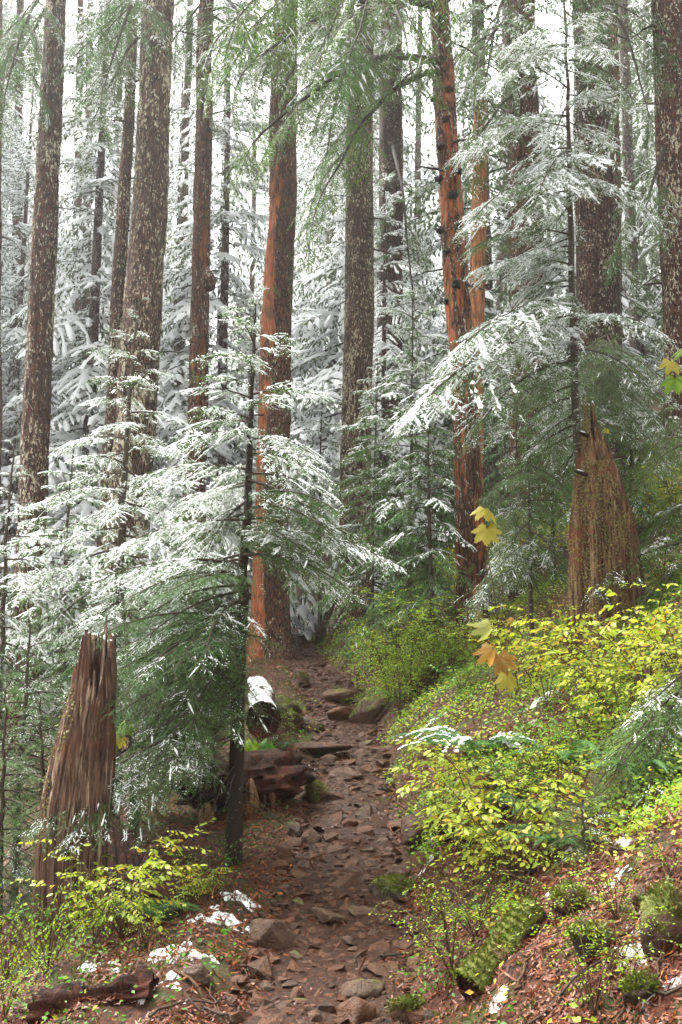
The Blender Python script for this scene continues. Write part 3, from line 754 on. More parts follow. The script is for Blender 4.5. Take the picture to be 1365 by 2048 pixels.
for i, (px, py, wp, d) in enumerate(((172, 600, 20, 30), (150, 780, 22, 27), (645, 500, 13, 40), (1290, 300, 15, 36), (505, 560, 10, 36), (30, 760, 24, 29), (655, 780, 16, 33), (1010, 260, 22, 33), (835, 420, 14, 40))):
    big_tree('distant_trunk', 'slim grey-brown trunk far back among the snowy boughs', [(px + 6, py - 400, wp * .8), (px, py, wp), (px - 4, py + 250, wp * 1.05)], d, M_bark_far, 60 + i, 'slim distant trunks among the snow', ang=24, amp=.01, step=.3)

# burl and bracket fungus, stubs of dead limbs
def lump(V, T): return MB().add(V, T)
def ico(sub, seed, amp, sc3=(1, 1, 1), fr=1.6):
    bm = bmesh.new(); bmesh.ops.create_icosphere(bm, subdivisions=sub, radius=1)
    V = np.array([v.co[:] for v in bm.verts]); T = np.array([[v.index for v in f.verts] for f in bm.faces]); bm.free()
    V = V * (1 + amp * fbm(V[:, 0] * fr, V[:, 1] * fr, V[:, 2] * fr, s=seed, o=3))[:, None]
    return V * np.array(sc3), T
o, b, axf, rf = BIG['burl']
z = P(415, 562, 21)[2]; V, T = ico(3, 3, .35, (.17, .17, .24))
link('burl', MB().add(V, T).mesh('burl', M_bark_red, extra={'ridge': np.full(len(V), .4), 'strip': np.zeros(len(V))}), o, loc=axf(z) - b + np.array((.16, -.12, 0)))
o, b, axf, rf = BIG['orange']
def half_disc(rad, th):
    a = np.linspace(math.pi, 2 * math.pi, 13); rim = np.stack([np.cos(a) * rad, np.sin(a) * rad * .8, np.zeros(13)], -1)
    up = rim * np.array((.55, .55, 1)) + np.array((0, 0, th)); lo = rim * np.array((.8, .8, 1)) + np.array((0, 0, -th * .6))
    V = np.concatenate([lo, rim, up, [[0, 0, th]], [[0, 0, -th * .6]]]); Fq = []; Ft = []
    for i in range(12):
        Fq += [(i, i + 1, 14 + i, 13 + i), (13 + i, 14 + i, 27 + i, 26 + i)]; Ft += [(26 + i, 27 + i, 39), (i + 1, i, 40)]
    return MB().add(V, Fq).add(V, Ft)
M_fungus = wood_mat('bracket_fungus', (.34, .24, .13), (.62, .52, .36), (.7, .62, .48), .4)
fme = half_disc(.17, .05).mesh('bracket_fungus', M_fungus)
for px, py, s in ((570, 1011, 1), (512, 742, .7), (558, 1022, .6)):
    z = P(px, py, 20.3)[2]; c = axf(z); rr = rf(z); off = (px - (682.5 + c[0] / 20.3 * F * 1.0)) 
    x = P(px, py, 20.3)[0]; dx = np.clip(x - c[0], -rr, rr); yy = c[1] - math.sqrt(max(0, rr * rr - dx * dx))
    q = link('bracket_fungus', fme, o, loc=np.array((x, yy + .02, z)) - b); q.scale = (s, s, s)
o, b, axf, rf = BIG['snag']; r = np.random.default_rng(4)
for px, py in ((885, 48), (877, 58), (862, 131), (866, 201), (896, 190), (887, 250), (880, 300), (892, 345), (877, 360), (916, 352), (905, 400), (878, 462), (916, 462), (893, 510), (910, 578), (890, 605), (925, 690)):
    d = 13.6; z = P(px, py, d)[2]; c = axf(z); rr = rf(z); x = P(px, py, d)[0]; dx = np.clip(x - c[0], -rr * .97, rr * .97)
    yy = c[1] - math.sqrt(max(0, rr * rr - dx * dx)); n = nrm(np.array((dx, yy - c[1], .25 * rr)))
    V, T = ico(3, px, .45, (.075, .056, .056), 2.6); ln = r.uniform(.8, 1.3)
    M = frame(np.array((x, yy, z)) - b, n, s=ln)
    k = link('branch_stub', MB().add(V * np.array((1, 1, .85)) + np.array((-.035, 0, 0)), T).mesh('branch_stub', M_knot), o, M=M)

# limbs that hang into the picture from the big trees: (tree, start px, tip px, tip distance, snow, bare)
def limb(key, p0, d0, p1, d1, r, snow, lit=True, arch=.10):
    """a dark limb from trunk to tip carrying long boughs"""
    o, b, axf, rf = BIG[key]; A = P(*p0, d0); B = P(*p1, d1); c = axf(A[2]); A = np.array((c[0], c[1], A[2])) + nrm((B - c) * np.array((1, 1, 0))) * rf(A[2]) * .8
    t = np.linspace(0, 1, 14)[:, None]; L = np.linalg.norm(B - A)
    pts = A + (B - A) * t + np.array((0, 0, L * arch)) * np.sin(t * math.pi) + .05 * np.stack([fbm(t[:, 0] * 4, s=int(p0[1]) + q * 7 + 30, o=2, y=p1[0] * .1) for q in range(3)], -1) * t * (1 - t) * 3
    V, Q = tube(pts - b, np.linspace(.052, .010, 14) * min(1.2, L / 3.5), 7)
    wood = link('limb', MB().add(V, Q).mesh('limb', M_limb), o)
    return o, b, pts, L
def limb_full(key, p0, d0, p1, d1, seed, snow=1, lit=True, n=8, arch=.10, fr=.3, sag=-.16):
    r = np.random.default_rng(seed); o, b, pts, L = limb(key, p0, d0, p1, d1, r, snow, lit, arch); sg = 1
    for q in np.linspace(fr, 1, n):
        sg = -sg; i = q * 13; k = min(12, int(i)); p = pts[k] + (pts[k + 1] - pts[k]) * (i - k); d0v = nrm(pts[k + 1] - pts[k])
        an = R(r.normal(45, 12)) * sg if q < .98 else 0; sd = nrm(np.cross((0, 0, 1.), d0v))
        d = d0v * math.cos(an) + sd * math.sin(an) + np.array((0, 0, r.normal(sag, .14)))
        put_branch(o, b, p, d, r.uniform(1.0, 1.8) * (1.25 - .5 * q) * min(1.3, L / 3.0), r, MID, snow, lit and r.random() < .75, r.normal(0, .3))
for a in (('snag', (858, 130), 13.6, (520, 270), 11.2, 1, 0, True, 8),
          ('snag', (858, 150), 13.6, (660, 360), 11.6, 2, 0, True, 6),
          ('snag', (855, 20), 13.6, (500, 130), 11.0, 3, 1, True, 9),
          ('snag', (850, -60), 13.6, (540, 20), 11.0, 4, 0, True, 10),
          ('snag', (850, -150), 13.6, (450, 60), 10.6, 5, 1, True, 11),
          ('snag', (850, -200), 13.6, (720, 60), 10.0, 10, 1, True, 10),
          ('snag', (858, 130), 13.6, (620, 170), 12.2, 31, 1, True, 8),
          ('mid', (722, 0), 22, (640, 140), 19, 37, 1, True, 9),
          ('midtwin', (782, 20), 25, (830, 190), 22, 38, 1, True, 9),
          ('rear', (1040, 60), 18.5, (960, 120), 16, 39, 1, True, 9),
          ('orange', (575, 60), 20.3, (430, 200), 17, 6, 1, False, 7),
          ('orange', (575, -60), 20.3, (690, 90), 17, 7, 1, True, 6),
          ('burl', (408, -20), 21, (520, 120), 19, 8, 2, False, 7),
          ('mid', (720, 60), 22, (650, 330), 18.5, 11, 1, False, 9),
          ('midtwin', (782, 300), 25, (830, 620), 22, 13, 2, False, 7),
          ('pale', (318, -40), 16.5, (210, 170), 15, 14, 1, False, 8),
          ('pale', (312, 160), 18, (180, 260), 16.5, 15, 1, False, 7),
          ('left', (108, -40), 17.5, (10, 190), 16, 16, 1, False, 8),
          ('dark', (1180, -40), 18, (1290, 200), 16, 17, 1, False, 8),
          ('rear', (1040, -40), 18.5, (960, 230), 16.5, 18, 1, False, 9),
          ('rear', (1040, 200), 18.5, (940, 330), 17, 19, 1, False, 6),
          ('right', (1340, 300), 17, (1270, 520), 16, 20, 1, False, 6)):
    limb_full(a[0], a[1], a[2], a[3], a[4], 300 + a[5], a[6], a[7], a[8])
# hanging curtains high above the frame so the crowns go on
r = np.random.default_rng(77)
for key in ('left', 'pale', 'burl', 'orange', 'mid', 'rear', 'dark', 'right', 'snag', 'midtwin'):
    o, b, axf, rf = BIG[key]; zt = P(0, 0, b[1])[2]
    for i in range(7):
        z = zt + r.uniform(-.5, 9); az = r.uniform(0, 6.28); pt = r.uniform(-.5, -.1)
        put_branch(o, b, axf(z), (math.cos(az) * math.cos(pt), math.sin(az) * math.cos(pt), math.sin(pt)), r.uniform(2, 3.2), r, BOUGH, 2 if r.random() < .5 else 1)

# ------------------------------------------------------------------ young hemlocks near the trail
snow_hi = lambda a, b: (lambda py, r: 2 if py < a or r.random() < .15 else (1 if py < b or r.random() < .2 else 0))
sapling('young hemlock in front of the orange-streaked trunk, its mossy speckled stem rooted beside the trail',
        [(467, 1695), (478, 1400), (486, 1200), (497, 950), (505, 780), (512, 606)], 7.6, 33,
        [(606, 12), (680, 80), (760, 125), (860, 185), (960, 235), (1080, 300), (1200, 320), (1330, 300), (1440, 250)], 62, 1, snow_hi(990, 1150), bark=M_dark_sapling, dead=12, d_top=7.3,
        bias=lambda py: (math.pi - .1, .75) if py > 1200 else ((math.pi, 1.15) if py > 900 and py % 3 < 1.7 else ((0., 1.0) if py > 900 else -1.6)))
sapling('snow-laden young hemlock in front of the pale lichened trunk, its slender tip drooping',
        [(232, 1480), (238, 1200), (248, 950), (260, 800), (272, 660), (284, 588)], 9.2, 26,
        [(590, 14), (640, 45), (700, 85), (780, 130), (880, 165), (1000, 210), (1150, 240), (1300, 230), (1400, 210)], 58, 2, snow_hi(1240, 1400), dead=6)
sapling('small snowy hemlock at the left edge with its tip below the dark left trunk',
        [(-2, 1420), (8, 1200), (16, 1050), (28, 880)], 8.6, 18,
        [(880, 12), (930, 45), (1000, 90), (1100, 140), (1250, 170), (1350, 170)], 34, 3, snow_hi(1260, 1400), dead=4)
sapling('slender snowy hemlock standing between the two larger snowy saplings on the left',
        [(362, 1420), (365, 1200), (368, 980), (372, 840)], 11.5, 13,
        [(840, 10), (900, 60), (1000, 110), (1150, 150), (1300, 150)], 36, 4, snow_hi(1160, 1330), MID, dead=3)
sapling('snowy young hemlock filling the gap in front of the dark left trunk',
        [(120, 1500), (128, 1250), (135, 1050), (150, 880)], 11.0, 16,
        [(880, 12), (950, 70), (1050, 130), (1200, 190), (1350, 200)], 44, 5, snow_hi(1280, 1420), MID, dead=3)
sapling('dark-stemmed hemlock sapling behind the weathered grey stump',
        [(268, 1640), (262, 1450), (250, 1250), (240, 1100)], 8.4, 18,
        [(1100, 30), (1200, 120), (1350, 200), (1500, 230)], 34, 6, snow_hi(1270, 1430), dead=6)
sapling('low dark hemlock crowding the left edge beside the grey stump',
        [(30, 1760), (40, 1550), (55, 1350), (60, 1240)], 7.9, 18,
        [(1240, 20), (1330, 90), (1450, 150), (1600, 170)], 32, 7, lambda py, r: 1 if r.random() < .35 else 0, dead=6)
# right of the trail
sapling('tall young hemlock with pale speckled stem before the massive dark trunk, its boughs snow-laden',
        [(1160, 1010), (1153, 860), (1146, 600), (1140, 350), (1134, 120), (1124, -140)], 10.6, 20,
        [(-140, 30), (0, 100), (90, 135), (230, 185), (400, 205), (560, 205), (680, 250), (800, 220), (900, 170)], 66, 8, snow_hi(700, 860), dead=5, bias=lambda py: math.pi * .93, pitch=(-.40, .1), bark=M_sapling_bark)
sapling('thin-stemmed snowy hemlock standing in front of the darker middle trunk',
        [(820, 1130), (822, 950), (825, 750), (827, 558)], 14.5, 11,
        [(558, 8), (620, 75), (700, 100), (800, 125), (900, 140), (1050, 140), (1220, 120)], 70, 9, snow_hi(820, 1000), MID, dead=8, bark=M_twig)
sapling('dense hemlock sapling with snow-edged boughs at the foot of the broad middle trunk',
        [(745, 1160), (748, 980), (752, 860), (756, 720)], 15.5, 10,
        [(720, 10), (780, 70), (860, 105), (980, 130), (1120, 135), (1240, 120)], 70, 10, snow_hi(880, 1030), MID, dead=6, bark=M_twig)
sapling('dusky hemlock sapling beside the foot of the leaning stub-studded trunk',
        [(862, 1150), (858, 1000), (856, 850), (852, 720)], 13.6, 10,
        [(720, 10), (800, 60), (900, 95), (1000, 120), (1120, 125), (1220, 110)], 66, 11, snow_hi(860, 1010), MID, dead=8, bark=M_twig)
sapling('snow-dusted hemlock sapling behind the orange-streaked trunk on the trail side',
        [(640, 1170), (640, 1020), (642, 880), (646, 760)], 23, 9,
        [(760, 8), (830, 60), (930, 90), (1060, 90)], 38, 12, snow_hi(1030, 1100), MID, dead=0)
sapling('green hemlock sapling with two-toned snowy tips right of the big yellow leaves',
        [(1062, 1240), (1060, 1080), (1058, 960), (1055, 860)], 11.2, 11,
        [(860, 12), (930, 75), (1030, 110), (1150, 115)], 34, 13, lambda py, r: 1 if r.random() < .6 else 0, dead=4, green=True)
sapling('bright green hemlock sapling to the right of the tall mossy stump',
        [(1262, 1080), (1262, 900), (1264, 760)], 13.2, 10,
        [(760, 10), (830, 60), (920, 90), (1020, 100)], 34, 14, lambda py, r: 1 if r.random() < .4 else 0, MID, green=True, dead=2)
sapling('shaded hemlock sapling behind the tall mossy stump, left of it',
        [(1105, 1060), (1108, 900), (1112, 740)], 14.5, 9,
        [(740, 10), (820, 60), (920, 90), (1020, 90)], 34, 15, lambda py, r: 1 if r.random() < .5 else 0, MID, dead=2)
sapling('small snowy hemlock high on the bank by the right edge trunk',
        [(1330, 1010), (1328, 850), (1330, 690)], 15, 9,
        [(690, 10), (760, 55), (860, 80), (960, 90)], 32, 16, lambda py, r: 2 if r.random() < .5 else 1, MID, green=True, dead=2)
sapling('dense green hemlock crowding in from the right edge beside the reddish stump',
        [(1405, 1200), (1402, 1000), (1400, 820)], 9.8, 14,
        [(820, 20), (900, 90), (1000, 140), (1120, 150)], 34, 17, lambda py, r: 1 if r.random() < .35 else 0, green=True, dead=2)
sapling('drooping fresh green hemlock sapling hanging over the lower right bank',
        [(1345, 1690), (1350, 1560), (1358, 1440), (1368, 1330)], 6.2, 16,
        [(1330, 20), (1400, 110), (1480, 170), (1580, 170)], 34, 18, lambda py, r: 1 if r.random() < .3 else 0, green=True, dead=2, bias=lambda py: 3.3, pitch=(-.6, .1))
sapling('little dark green fir seedling among yellow shrubs on the lower bank',
        [(1168, 1760), (1168, 1690), (1166, 1600)], 5.4, 9,
        [(1600, 25), (1640, 75), (1700, 80)], 16, 19, lambda py, r: 1 if r.random() < .25 else 0, green=True, dead=0)

sapling('broad dark green hemlock sapling filling the space behind the jagged stump spike',
        [(1212, 1060), (1214, 880), (1218, 660)], 13.4, 11,
        [(660, 12), (730, 85), (820, 130), (920, 140), (1030, 130)], 56, 21, lambda py, r: 1 if r.random() < .22 else 0, MID, green=False, dead=4, bark=M_twig)
sapling('dark green hemlock sapling under the boughs of the tall young hemlock, left of the stump',
        [(1030, 1110), (1032, 950), (1036, 740)], 14.6, 11,
        [(740, 12), (810, 80), (900, 110), (1000, 120), (1080, 110)], 50, 22, lambda py, r: 1 if r.random() < .4 else 0, MID, dead=4, bark=M_twig)
sapling('dense dark hemlock sapling in the left bottom gloom before the grey stump',
        [(-5, 1880), (2, 1700), (8, 1500), (12, 1380)], 6.9, 16,
        [(1380, 20), (1450, 80), (1560, 130), (1700, 150), (1800, 130)], 40, 23, lambda py, r: 1 if r.random() < .2 else 0, dead=8, bark=M_twig)
sapling('shadowy low hemlock sapling between the grey stump and the left edge',
        [(88, 1800), (86, 1660), (84, 1500), (82, 1400)], 7.6, 14,
        [(1400, 20), (1470, 80), (1580, 120), (1720, 120)], 36, 24, lambda py, r: 1 if r.random() < .2 else 0, dead=8, bark=M_twig)
# long boughs reaching across the grey stump and over the trail
def reach(label, pts_px, d0, d1, seed, snow, L=None, n=3):
    pass
key_o = [o for o in COL.objects if o.name == 'hemlock_sapling'][0]; kb = np.array(key_o.location); r = np.random.default_rng(12)
def lay(p0, d0, p1, d1, snow, green=False, o=key_o, b=kb, lib=BR):
    A, B = P(*p0, d0), P(*p1, d1); L = np.linalg.norm(B - A); dv = (B - A) / L
    put_branch(o, b, A, dv + np.array((0, 0, .16 if o is not key_o else .27)), L * 1.10, r, lib, snow, green, force=o is not key_o)
for a in (((470, 1440), 7.5, (75, 1690), 6.4, 1), ((470, 1470), 7.5, (150, 1740), 6.3, 1), ((474, 1330), 7.5, (210, 1480), 6.7, 0), ((476, 1290), 7.5, (270, 1600), 6.6, 1), ((480, 1260), 7.5, (330, 1560), 6.6, 0),
          ((486, 1200), 7.4, (420, 1330), 6.5, 1), ((487, 1130), 7.4, (200, 1180), 6.9, 2), ((491, 1040), 7.4, (190, 1130), 7.0, 2), ((490, 1060), 7.4, (790, 1150), 7.2, 2), ((497, 960), 7.4, (640, 1100), 6.8, 0),
          ((488, 1110), 7.4, (690, 1190), 6.9, 0), ((500, 880), 7.4, (620, 930), 6.7, 2), ((500, 870), 7.4, (345, 920), 7.0, 2), ((480, 1270), 7.5, (560, 1300), 7.6, 1), ((476, 1350), 7.5, (330, 1450), 7.0, 0),
          ((476, 1350), 7.5, (420, 1500), 6.8, 0), ((478, 1300), 7.5, (150, 1420), 7.2, 1)):
    lay(*a)
rr_ = np.random.default_rng(14)
for i in range(26):
    py = rr_.uniform(1230, 1460); px = 480 - (py - 1230) * .03
    lay((px, py), 7.5, (px - rr_.uniform(90, 300), py + rr_.uniform(40, 180)), 7.5 + rr_.uniform(-1.1, .5), int(rr_.random() < .25))
for i in range(8):
    py = rr_.uniform(1030, 1130); px = 490
    lay((px, py), 7.4, (px + rr_.uniform(60, 170), py + rr_.uniform(10, 60)), 7.4 + rr_.uniform(-.7, .6), int(rr_.random() < .4))
yo = [o for o in COL.objects if o.name.startswith('hemlock_sapling') and 'pale speckled' in o['label']][0]; yb = np.array(yo.location)
for a in (((1137, 232), 10.6, (905, 290), 9.6, 2), ((1140, 350), 10.6, (930, 430), 9.4, 2), ((1138, 90), 10.6, (985, 160), 9.6, 2), ((1138, 70), 10.6, (990, 95), 9.9, 2), ((1142, 356), 10.6, (1345, 425), 9.8, 2),
          ((1142, 470), 10.6, (925, 490), 9.8, 1), ((1143, 530), 10.6, (940, 545), 9.8, 2), ((1146, 600), 10.6, (885, 720), 9.0, 2), ((1147, 610), 10.6, (935, 680), 9.2, 2), ((1150, 640), 10.6, (1352, 650), 9.4, 2),
          ((1150, 660), 10.6, (820, 830), 8.8, 2), ((1148, 720), 10.6, (940, 860), 9.2, 1), ((1138, 100), 10.6, (1210, 105), 9.6, 2), ((1138, 120), 10.6, (1300, 200), 9.8, 1), ((1150, 700), 10.6, (1300, 760), 9.4, 1), ((1140, 300), 10.6, (1040, 420), 9.3, 2)):
    lay(*a, o=yo, b=yb)

def find(txt):
    o = [o for o in COL.objects if o.name.startswith('hemlock_sapling') and txt in o['label']][0]; return dict(o=o, b=np.array(o.location))
dg = find('drooping fresh green')
for a in (((1400, 1360), 6.3, (1185, 1610), 5.6), ((1400, 1420), 6.3, (1215, 1560), 5.7), ((1400, 1450), 6.2, (1250, 1660), 5.5), ((1400, 1500), 6.2, (1300, 1660), 5.5), ((1400, 1330), 6.3, (1230, 1470), 5.9), ((1400, 1400), 6.3, (1300, 1560), 5.6), ((1400, 1390), 6.2, (1150, 1560), 6.0)):
    lay(*a, int(rr_.random() < .4), True, **dg)
re_ = find('crowding in from the right edge')
for a in (((1402, 1080), 9.8, (1210, 1180), 9.0), ((1402, 1110), 9.8, (1240, 1240), 8.9), ((1402, 820), 9.8, (1275, 940), 9.0), ((1402, 880), 9.8, (1280, 970), 9.0), ((1402, 1000), 9.8, (1300, 1090), 9.0), ((1402, 1150), 9.8, (1290, 1220), 8.9)):
    lay(*a, int(rr_.random() < .3), True, **re_)
js = find('jagged stump spike')
for a in (((1214, 690), 13.4, (1095, 790), 12.4), ((1214, 690), 13.4, (1330, 790), 12.4), ((1214, 740), 13.4, (1090, 850), 12.3), ((1216, 750), 13.4, (1325, 860), 12.3), ((1215, 720), 13.4, (1180, 850), 12.2), ((1215, 720), 13.4, (1250, 860), 12.2), ((1215, 800), 13.4, (1100, 920), 12.2), ((1215, 800), 13.4, (1330, 930), 12.2), ((1214, 670), 13.4, (1160, 760), 12.4), ((1214, 670), 13.4, (1270, 770), 12.4)):
    lay(*a, int(rr_.random() < .3), False, **js)
mx = find('right of the big yellow leaves')
for a in (((1062, 1080), 11.2, (930, 1200), 10.6), ((1062, 1120), 11.2, (960, 1230), 10.4), ((1062, 1040), 11.2, (985, 1130), 10.4), ((1062, 1000), 11.2, (1000, 1060), 10.4), ((1062, 1060), 11.2, (1150, 1150), 10.5), ((1060, 940), 11.2, (960, 1000), 10.5), ((1060, 930), 11.2, (1150, 990), 10.6)):
    lay(*a, int(rr_.random() < .6), False, **mx)

# ------------------------------------------------------------------ snowy forest behind
r = np.random.default_rng(21); taken = []
def far_spot(px, d): return P(px, 1000, d)[0], d
cnt = 0
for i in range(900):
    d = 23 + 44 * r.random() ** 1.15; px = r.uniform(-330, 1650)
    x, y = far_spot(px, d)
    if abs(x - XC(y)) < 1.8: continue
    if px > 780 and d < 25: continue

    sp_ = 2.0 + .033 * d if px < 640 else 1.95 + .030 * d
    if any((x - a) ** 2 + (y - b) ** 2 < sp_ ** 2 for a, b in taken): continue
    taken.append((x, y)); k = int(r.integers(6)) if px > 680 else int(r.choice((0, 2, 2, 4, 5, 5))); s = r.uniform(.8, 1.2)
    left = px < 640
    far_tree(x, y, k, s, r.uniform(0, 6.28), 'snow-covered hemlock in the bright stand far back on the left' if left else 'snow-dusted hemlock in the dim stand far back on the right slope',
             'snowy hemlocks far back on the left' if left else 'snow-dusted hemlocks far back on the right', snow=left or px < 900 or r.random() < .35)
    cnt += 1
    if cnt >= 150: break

# ------------------------------------------------------------------ stumps, logs, boulders
def stump(name, label, cat, pix, d, mat, seed, jag, group=None, ang=160, flute=.10, flare=.5, snow=0, lean_y=0.0, hollow=.55, spikes=()):
    r = np.random.default_rng(seed); pix = sorted(pix, key=lambda q: -q[1])
    A = np.array([P(q[0], q[1], d) for q in pix]); W = np.array([q[2] / 2 * d / F for q in pix])
    x, y = A[0, 0], A[0, 1]; g = Hs(x, y); z0 = min(g, A[0, 2]) - .3; base = np.array((x, y, g)); top = A[-1, 2]
    Zk = np.concatenate([[z0], A[:, 2]]); Xk = np.concatenate([[x], A[:, 0]]); Wk = np.concatenate([[W[0] * 1.1], W])
    th = np.arange(ang) / ang * 2 * math.pi; nz = 84
    c3 = np.stack([np.cos(th), np.sin(th)], -1)
    ht = top - jag * np.clip(.5 + .75 * fbm(c3[:, 0] * 2.0, c3[:, 1] * 2.0, seed * .7, s=seed, o=2) + .35 * fbm(c3[:, 0] * 9, c3[:, 1] * 9, 3.3, s=seed + 1, o=2), 0.02, 1.15)
    for a, wd, up in spikes: ht = np.maximum(ht, top - jag + up * np.exp(-(((th - a + math.pi) % (2 * math.pi) - math.pi) / wd) ** 2) * (1 + .12 * r.normal(size=ang)))
    f = np.linspace(0, 1, nz)[:, None]; Z = z0 + (ht[None] - z0) * f
    rad = np.interp(Z, Zk, Wk); cx = np.interp(Z, Zk, Xk)
    fl = fbm(c3[:, 0] * 3.2, c3[:, 1] * 3.2, s=seed + 5, o=3)[None] * flute + fbm(c3[None, :, 0] * 10, c3[None, :, 1] * 10, Z * .8, s=seed + 6, o=3) * flute * .55
    fl = fl - .10 * np.clip(1 - np.abs(fbm(c3[None, :, 0] * 5.5, c3[None, :, 1] * 5.5, Z * .5, s=seed + 11, o=3)) * 3.2, 0, 1) ** 2
    fl = fl + .03 * fbm(c3[None, :, 0] * 26, c3[None, :, 1] * 26, Z * 1.6, s=seed + 8, o=2)
    rr = rad * (1 + fl + flare * np.exp(-np.maximum(Z - g, -.2) / .22) * (1 + .7 * np.cos(th * 4 + seed)[None]) * .55)
    cyv = y + lean_y * (Z - g)
    V = np.stack([cx + np.cos(th)[None] * rr - base[0], cyv + np.sin(th)[None] * rr - base[1], Z - base[2]], -1)
    # broken rim falling into a hollow heart
    ins = []
    for k, (q, dz) in enumerate(((.80, .015), (.62, -.10), (hollow, -.42), (.15, -.55))):
        Zt = ht + dz * (1 + .3 * r.normal(size=ang)); ins.append(np.stack([cx[-1] + np.cos(th) * rr[-1] * q - base[0], cyv[-1] + np.sin(th) * rr[-1] * q - base[1], np.maximum(Zt, z0 + .4) - base[2]], -1))
    V = np.concatenate([V] + [q[None] for q in ins])
    o = thing(name, label, cat, base, group)
    link('stump_wood', MB().add(V.reshape(-1, 3), grid_faces(len(V), ang, True)).mesh('stump_wood', mat), o)
    if snow:
        mb = MB(); rim = V[nz - 1]
        for i in range(snow):
            k = int(r.choice(np.nonzero(rim[:, 2] >= np.quantile(rim[:, 2], .6))[0])); p = rim[k] * 1.0; p[:2] = p[:2] * .93 + V[-1][k][:2] * .07
            T = nrm(rim[(k + 1) % ang] - rim[k - 1]); T[2] *= .3
            v, t, kk = stamp(*TW['blob'], [p + np.array((0, 0, -.004))], [T], [(0, 0, 1.)], r.uniform(.02, .05), r.uniform(.014, .028), r.uniform(.008, .018)); mb.add(v, t)
        link('snow', mb.mesh('snow', M_snow), o, kind='stuff')
    return o, base
ST1, st1b = stump('broken_stump', 'tall weathered grey-brown stump with a splintered snowy top beside the snowy boughs', 'stump',
      [(142, 1815, 118), (140, 1720, 120), (156, 1600, 124), (170, 1500, 112), (187, 1380, 86), (192, 1268, 66)], 6.6, M_stump_grey, 31, .46, snow=26, flute=.10, flare=.22, lean_y=.02,
      spikes=((4.15, .20, .44), (5.55, .16, .50), (4.9, .12, .24), (3.3, .3, .2), (1.2, .3, .3)))
ST2, st2b = stump('rotting_stump', 'tall reddish rotting stump coated in yellow-green moss, tapering to one jagged spike', 'stump',
      [(1220, 1330, 142), (1216, 1160, 136), (1208, 1050, 120), (1196, 960, 88), (1189, 895, 58), (1182, 855, 30), (1179, 804, 16)], 9.6, M_stump_red, 33, .62, snow=8, flute=.13, flare=.2,
      spikes=((3.7, .8, .62), (4.9, .3, .36), (5.6, .35, .20), (3.0, .4, .5)))
for px, py, ln, a in ((1152, 872, .12, 3.5), (1150, 950, .15, 3.0)):     # broken limbs on its left side
    p = P(px + 25, py, 9.45) - st2b; q = np.linspace(0, 1, 5)[:, None]; dv = np.array((math.cos(a), -.5, .18))
    V, Q = tube(p + dv * q * ln, np.array((.022, .020, .019, .016, .006)) * (.7 + ln * 2), 6); e = link('broken_limb', MB().add(V, Q).mesh('broken_limb', M_rot), ST2)
    v, t, kk = stamp(*TW['blob'], [p + dv * ln * .25 + np.array((0, 0, .022))], [dv], [(0, 0, 1.)], ln * .6, .03, .014); link('snow', MB().add(v, t).mesh('snow', M_snow), e)

def boulder_mesh(seed, dims, mat, sub=4, rough=.05, planes=12, p=46):
    r = np.random.default_rng(seed); bm = bmesh.new(); bmesh.ops.create_icosphere(bm, subdivisions=sub, radius=1)
    V = np.array([v.co[:] for v in bm.verts]); T = np.array([[v.index for v in f.verts] for f in bm.faces]); bm.free()
    n = nrm(r.normal(size=(planes, 3))); n = np.vstack([n, -n[:4]]); dist = r.uniform(.62, 1.0, len(n))
    q = np.maximum(V @ n.T, 1e-3) / dist[None]; rad = (q ** p).sum(1) ** (-1 / p)
    rad = rad * (1 + rough * fbm(V[:, 0] * 2.5, V[:, 1] * 2.5, V[:, 2] * 2.5, s=seed, o=5) + .02 * np.abs(fbm(V[:, 0] * 9, V[:, 1] * 9, V[:, 2] * 16, s=seed + 3, o=3)))
    W = V * rad[:, None] * np.array(dims)
    return MB().add(W, T, 0, r.random()).mesh('boulder', mat), W, V
def moss_on(o, W, N, seed, n=2600, lo=.1, thr=-.05):
    r = np.random.default_rng(seed); k = r.integers(len(W), size=n); p = W[k] + r.normal(0, .006, (n, 3)); nz = N[k, 2] + .5 * fbm(p[:, 0] * 9, p[:, 1] * 9, p[:, 2] * 9 + seed, s=seed, o=3)
    a = nz > lo + .25; p = p[a]; m = len(p)
    if m < 3: return
    V, T, kk = stamp([(0, -.5, 0), (0, .5, 0), (1, 0, 0)], [(0, 1, 2)], p, N[k][a] + r.normal(0, .6, (m, 3)), r.normal(size=(m, 3)), r.uniform(.010, .026, m), r.uniform(.007, .013, m))
    link('moss', MB().add(V, T, 0, np.repeat(np.clip(.45 + .3 * r.normal(size=m), 0, .99), kk)).mesh('moss', M_moss), o, kind='stuff')
def crust_on(o, W, N, seed, n, dirv, mat, thr):
    r = np.random.default_rng(seed); k = r.integers(len(W), size=n); p = W[k] + r.normal(0, .008, (n, 3)); a = (N[k] @ nrm(np.array(dirv)) + .9 * fbm(p[:, 0] * 3, p[:, 1] * 3, p[:, 2] * 1.6, s=seed, o=4)) > thr
    p = p[a]; m = len(p); V, T, kk = stamp(*TW['bump'], p, r.normal(size=(m, 3)), N[k][a] + r.normal(0, .3, (m, 3)), r.uniform(.012, .030, m), r.uniform(.010, .022, m), .010)
    link('moss', MB().add(V, T, 0, np.repeat(np.clip(.5 + .3 * r.normal(size=m), 0, .99), kk)).mesh('moss', mat), o, kind='stuff')
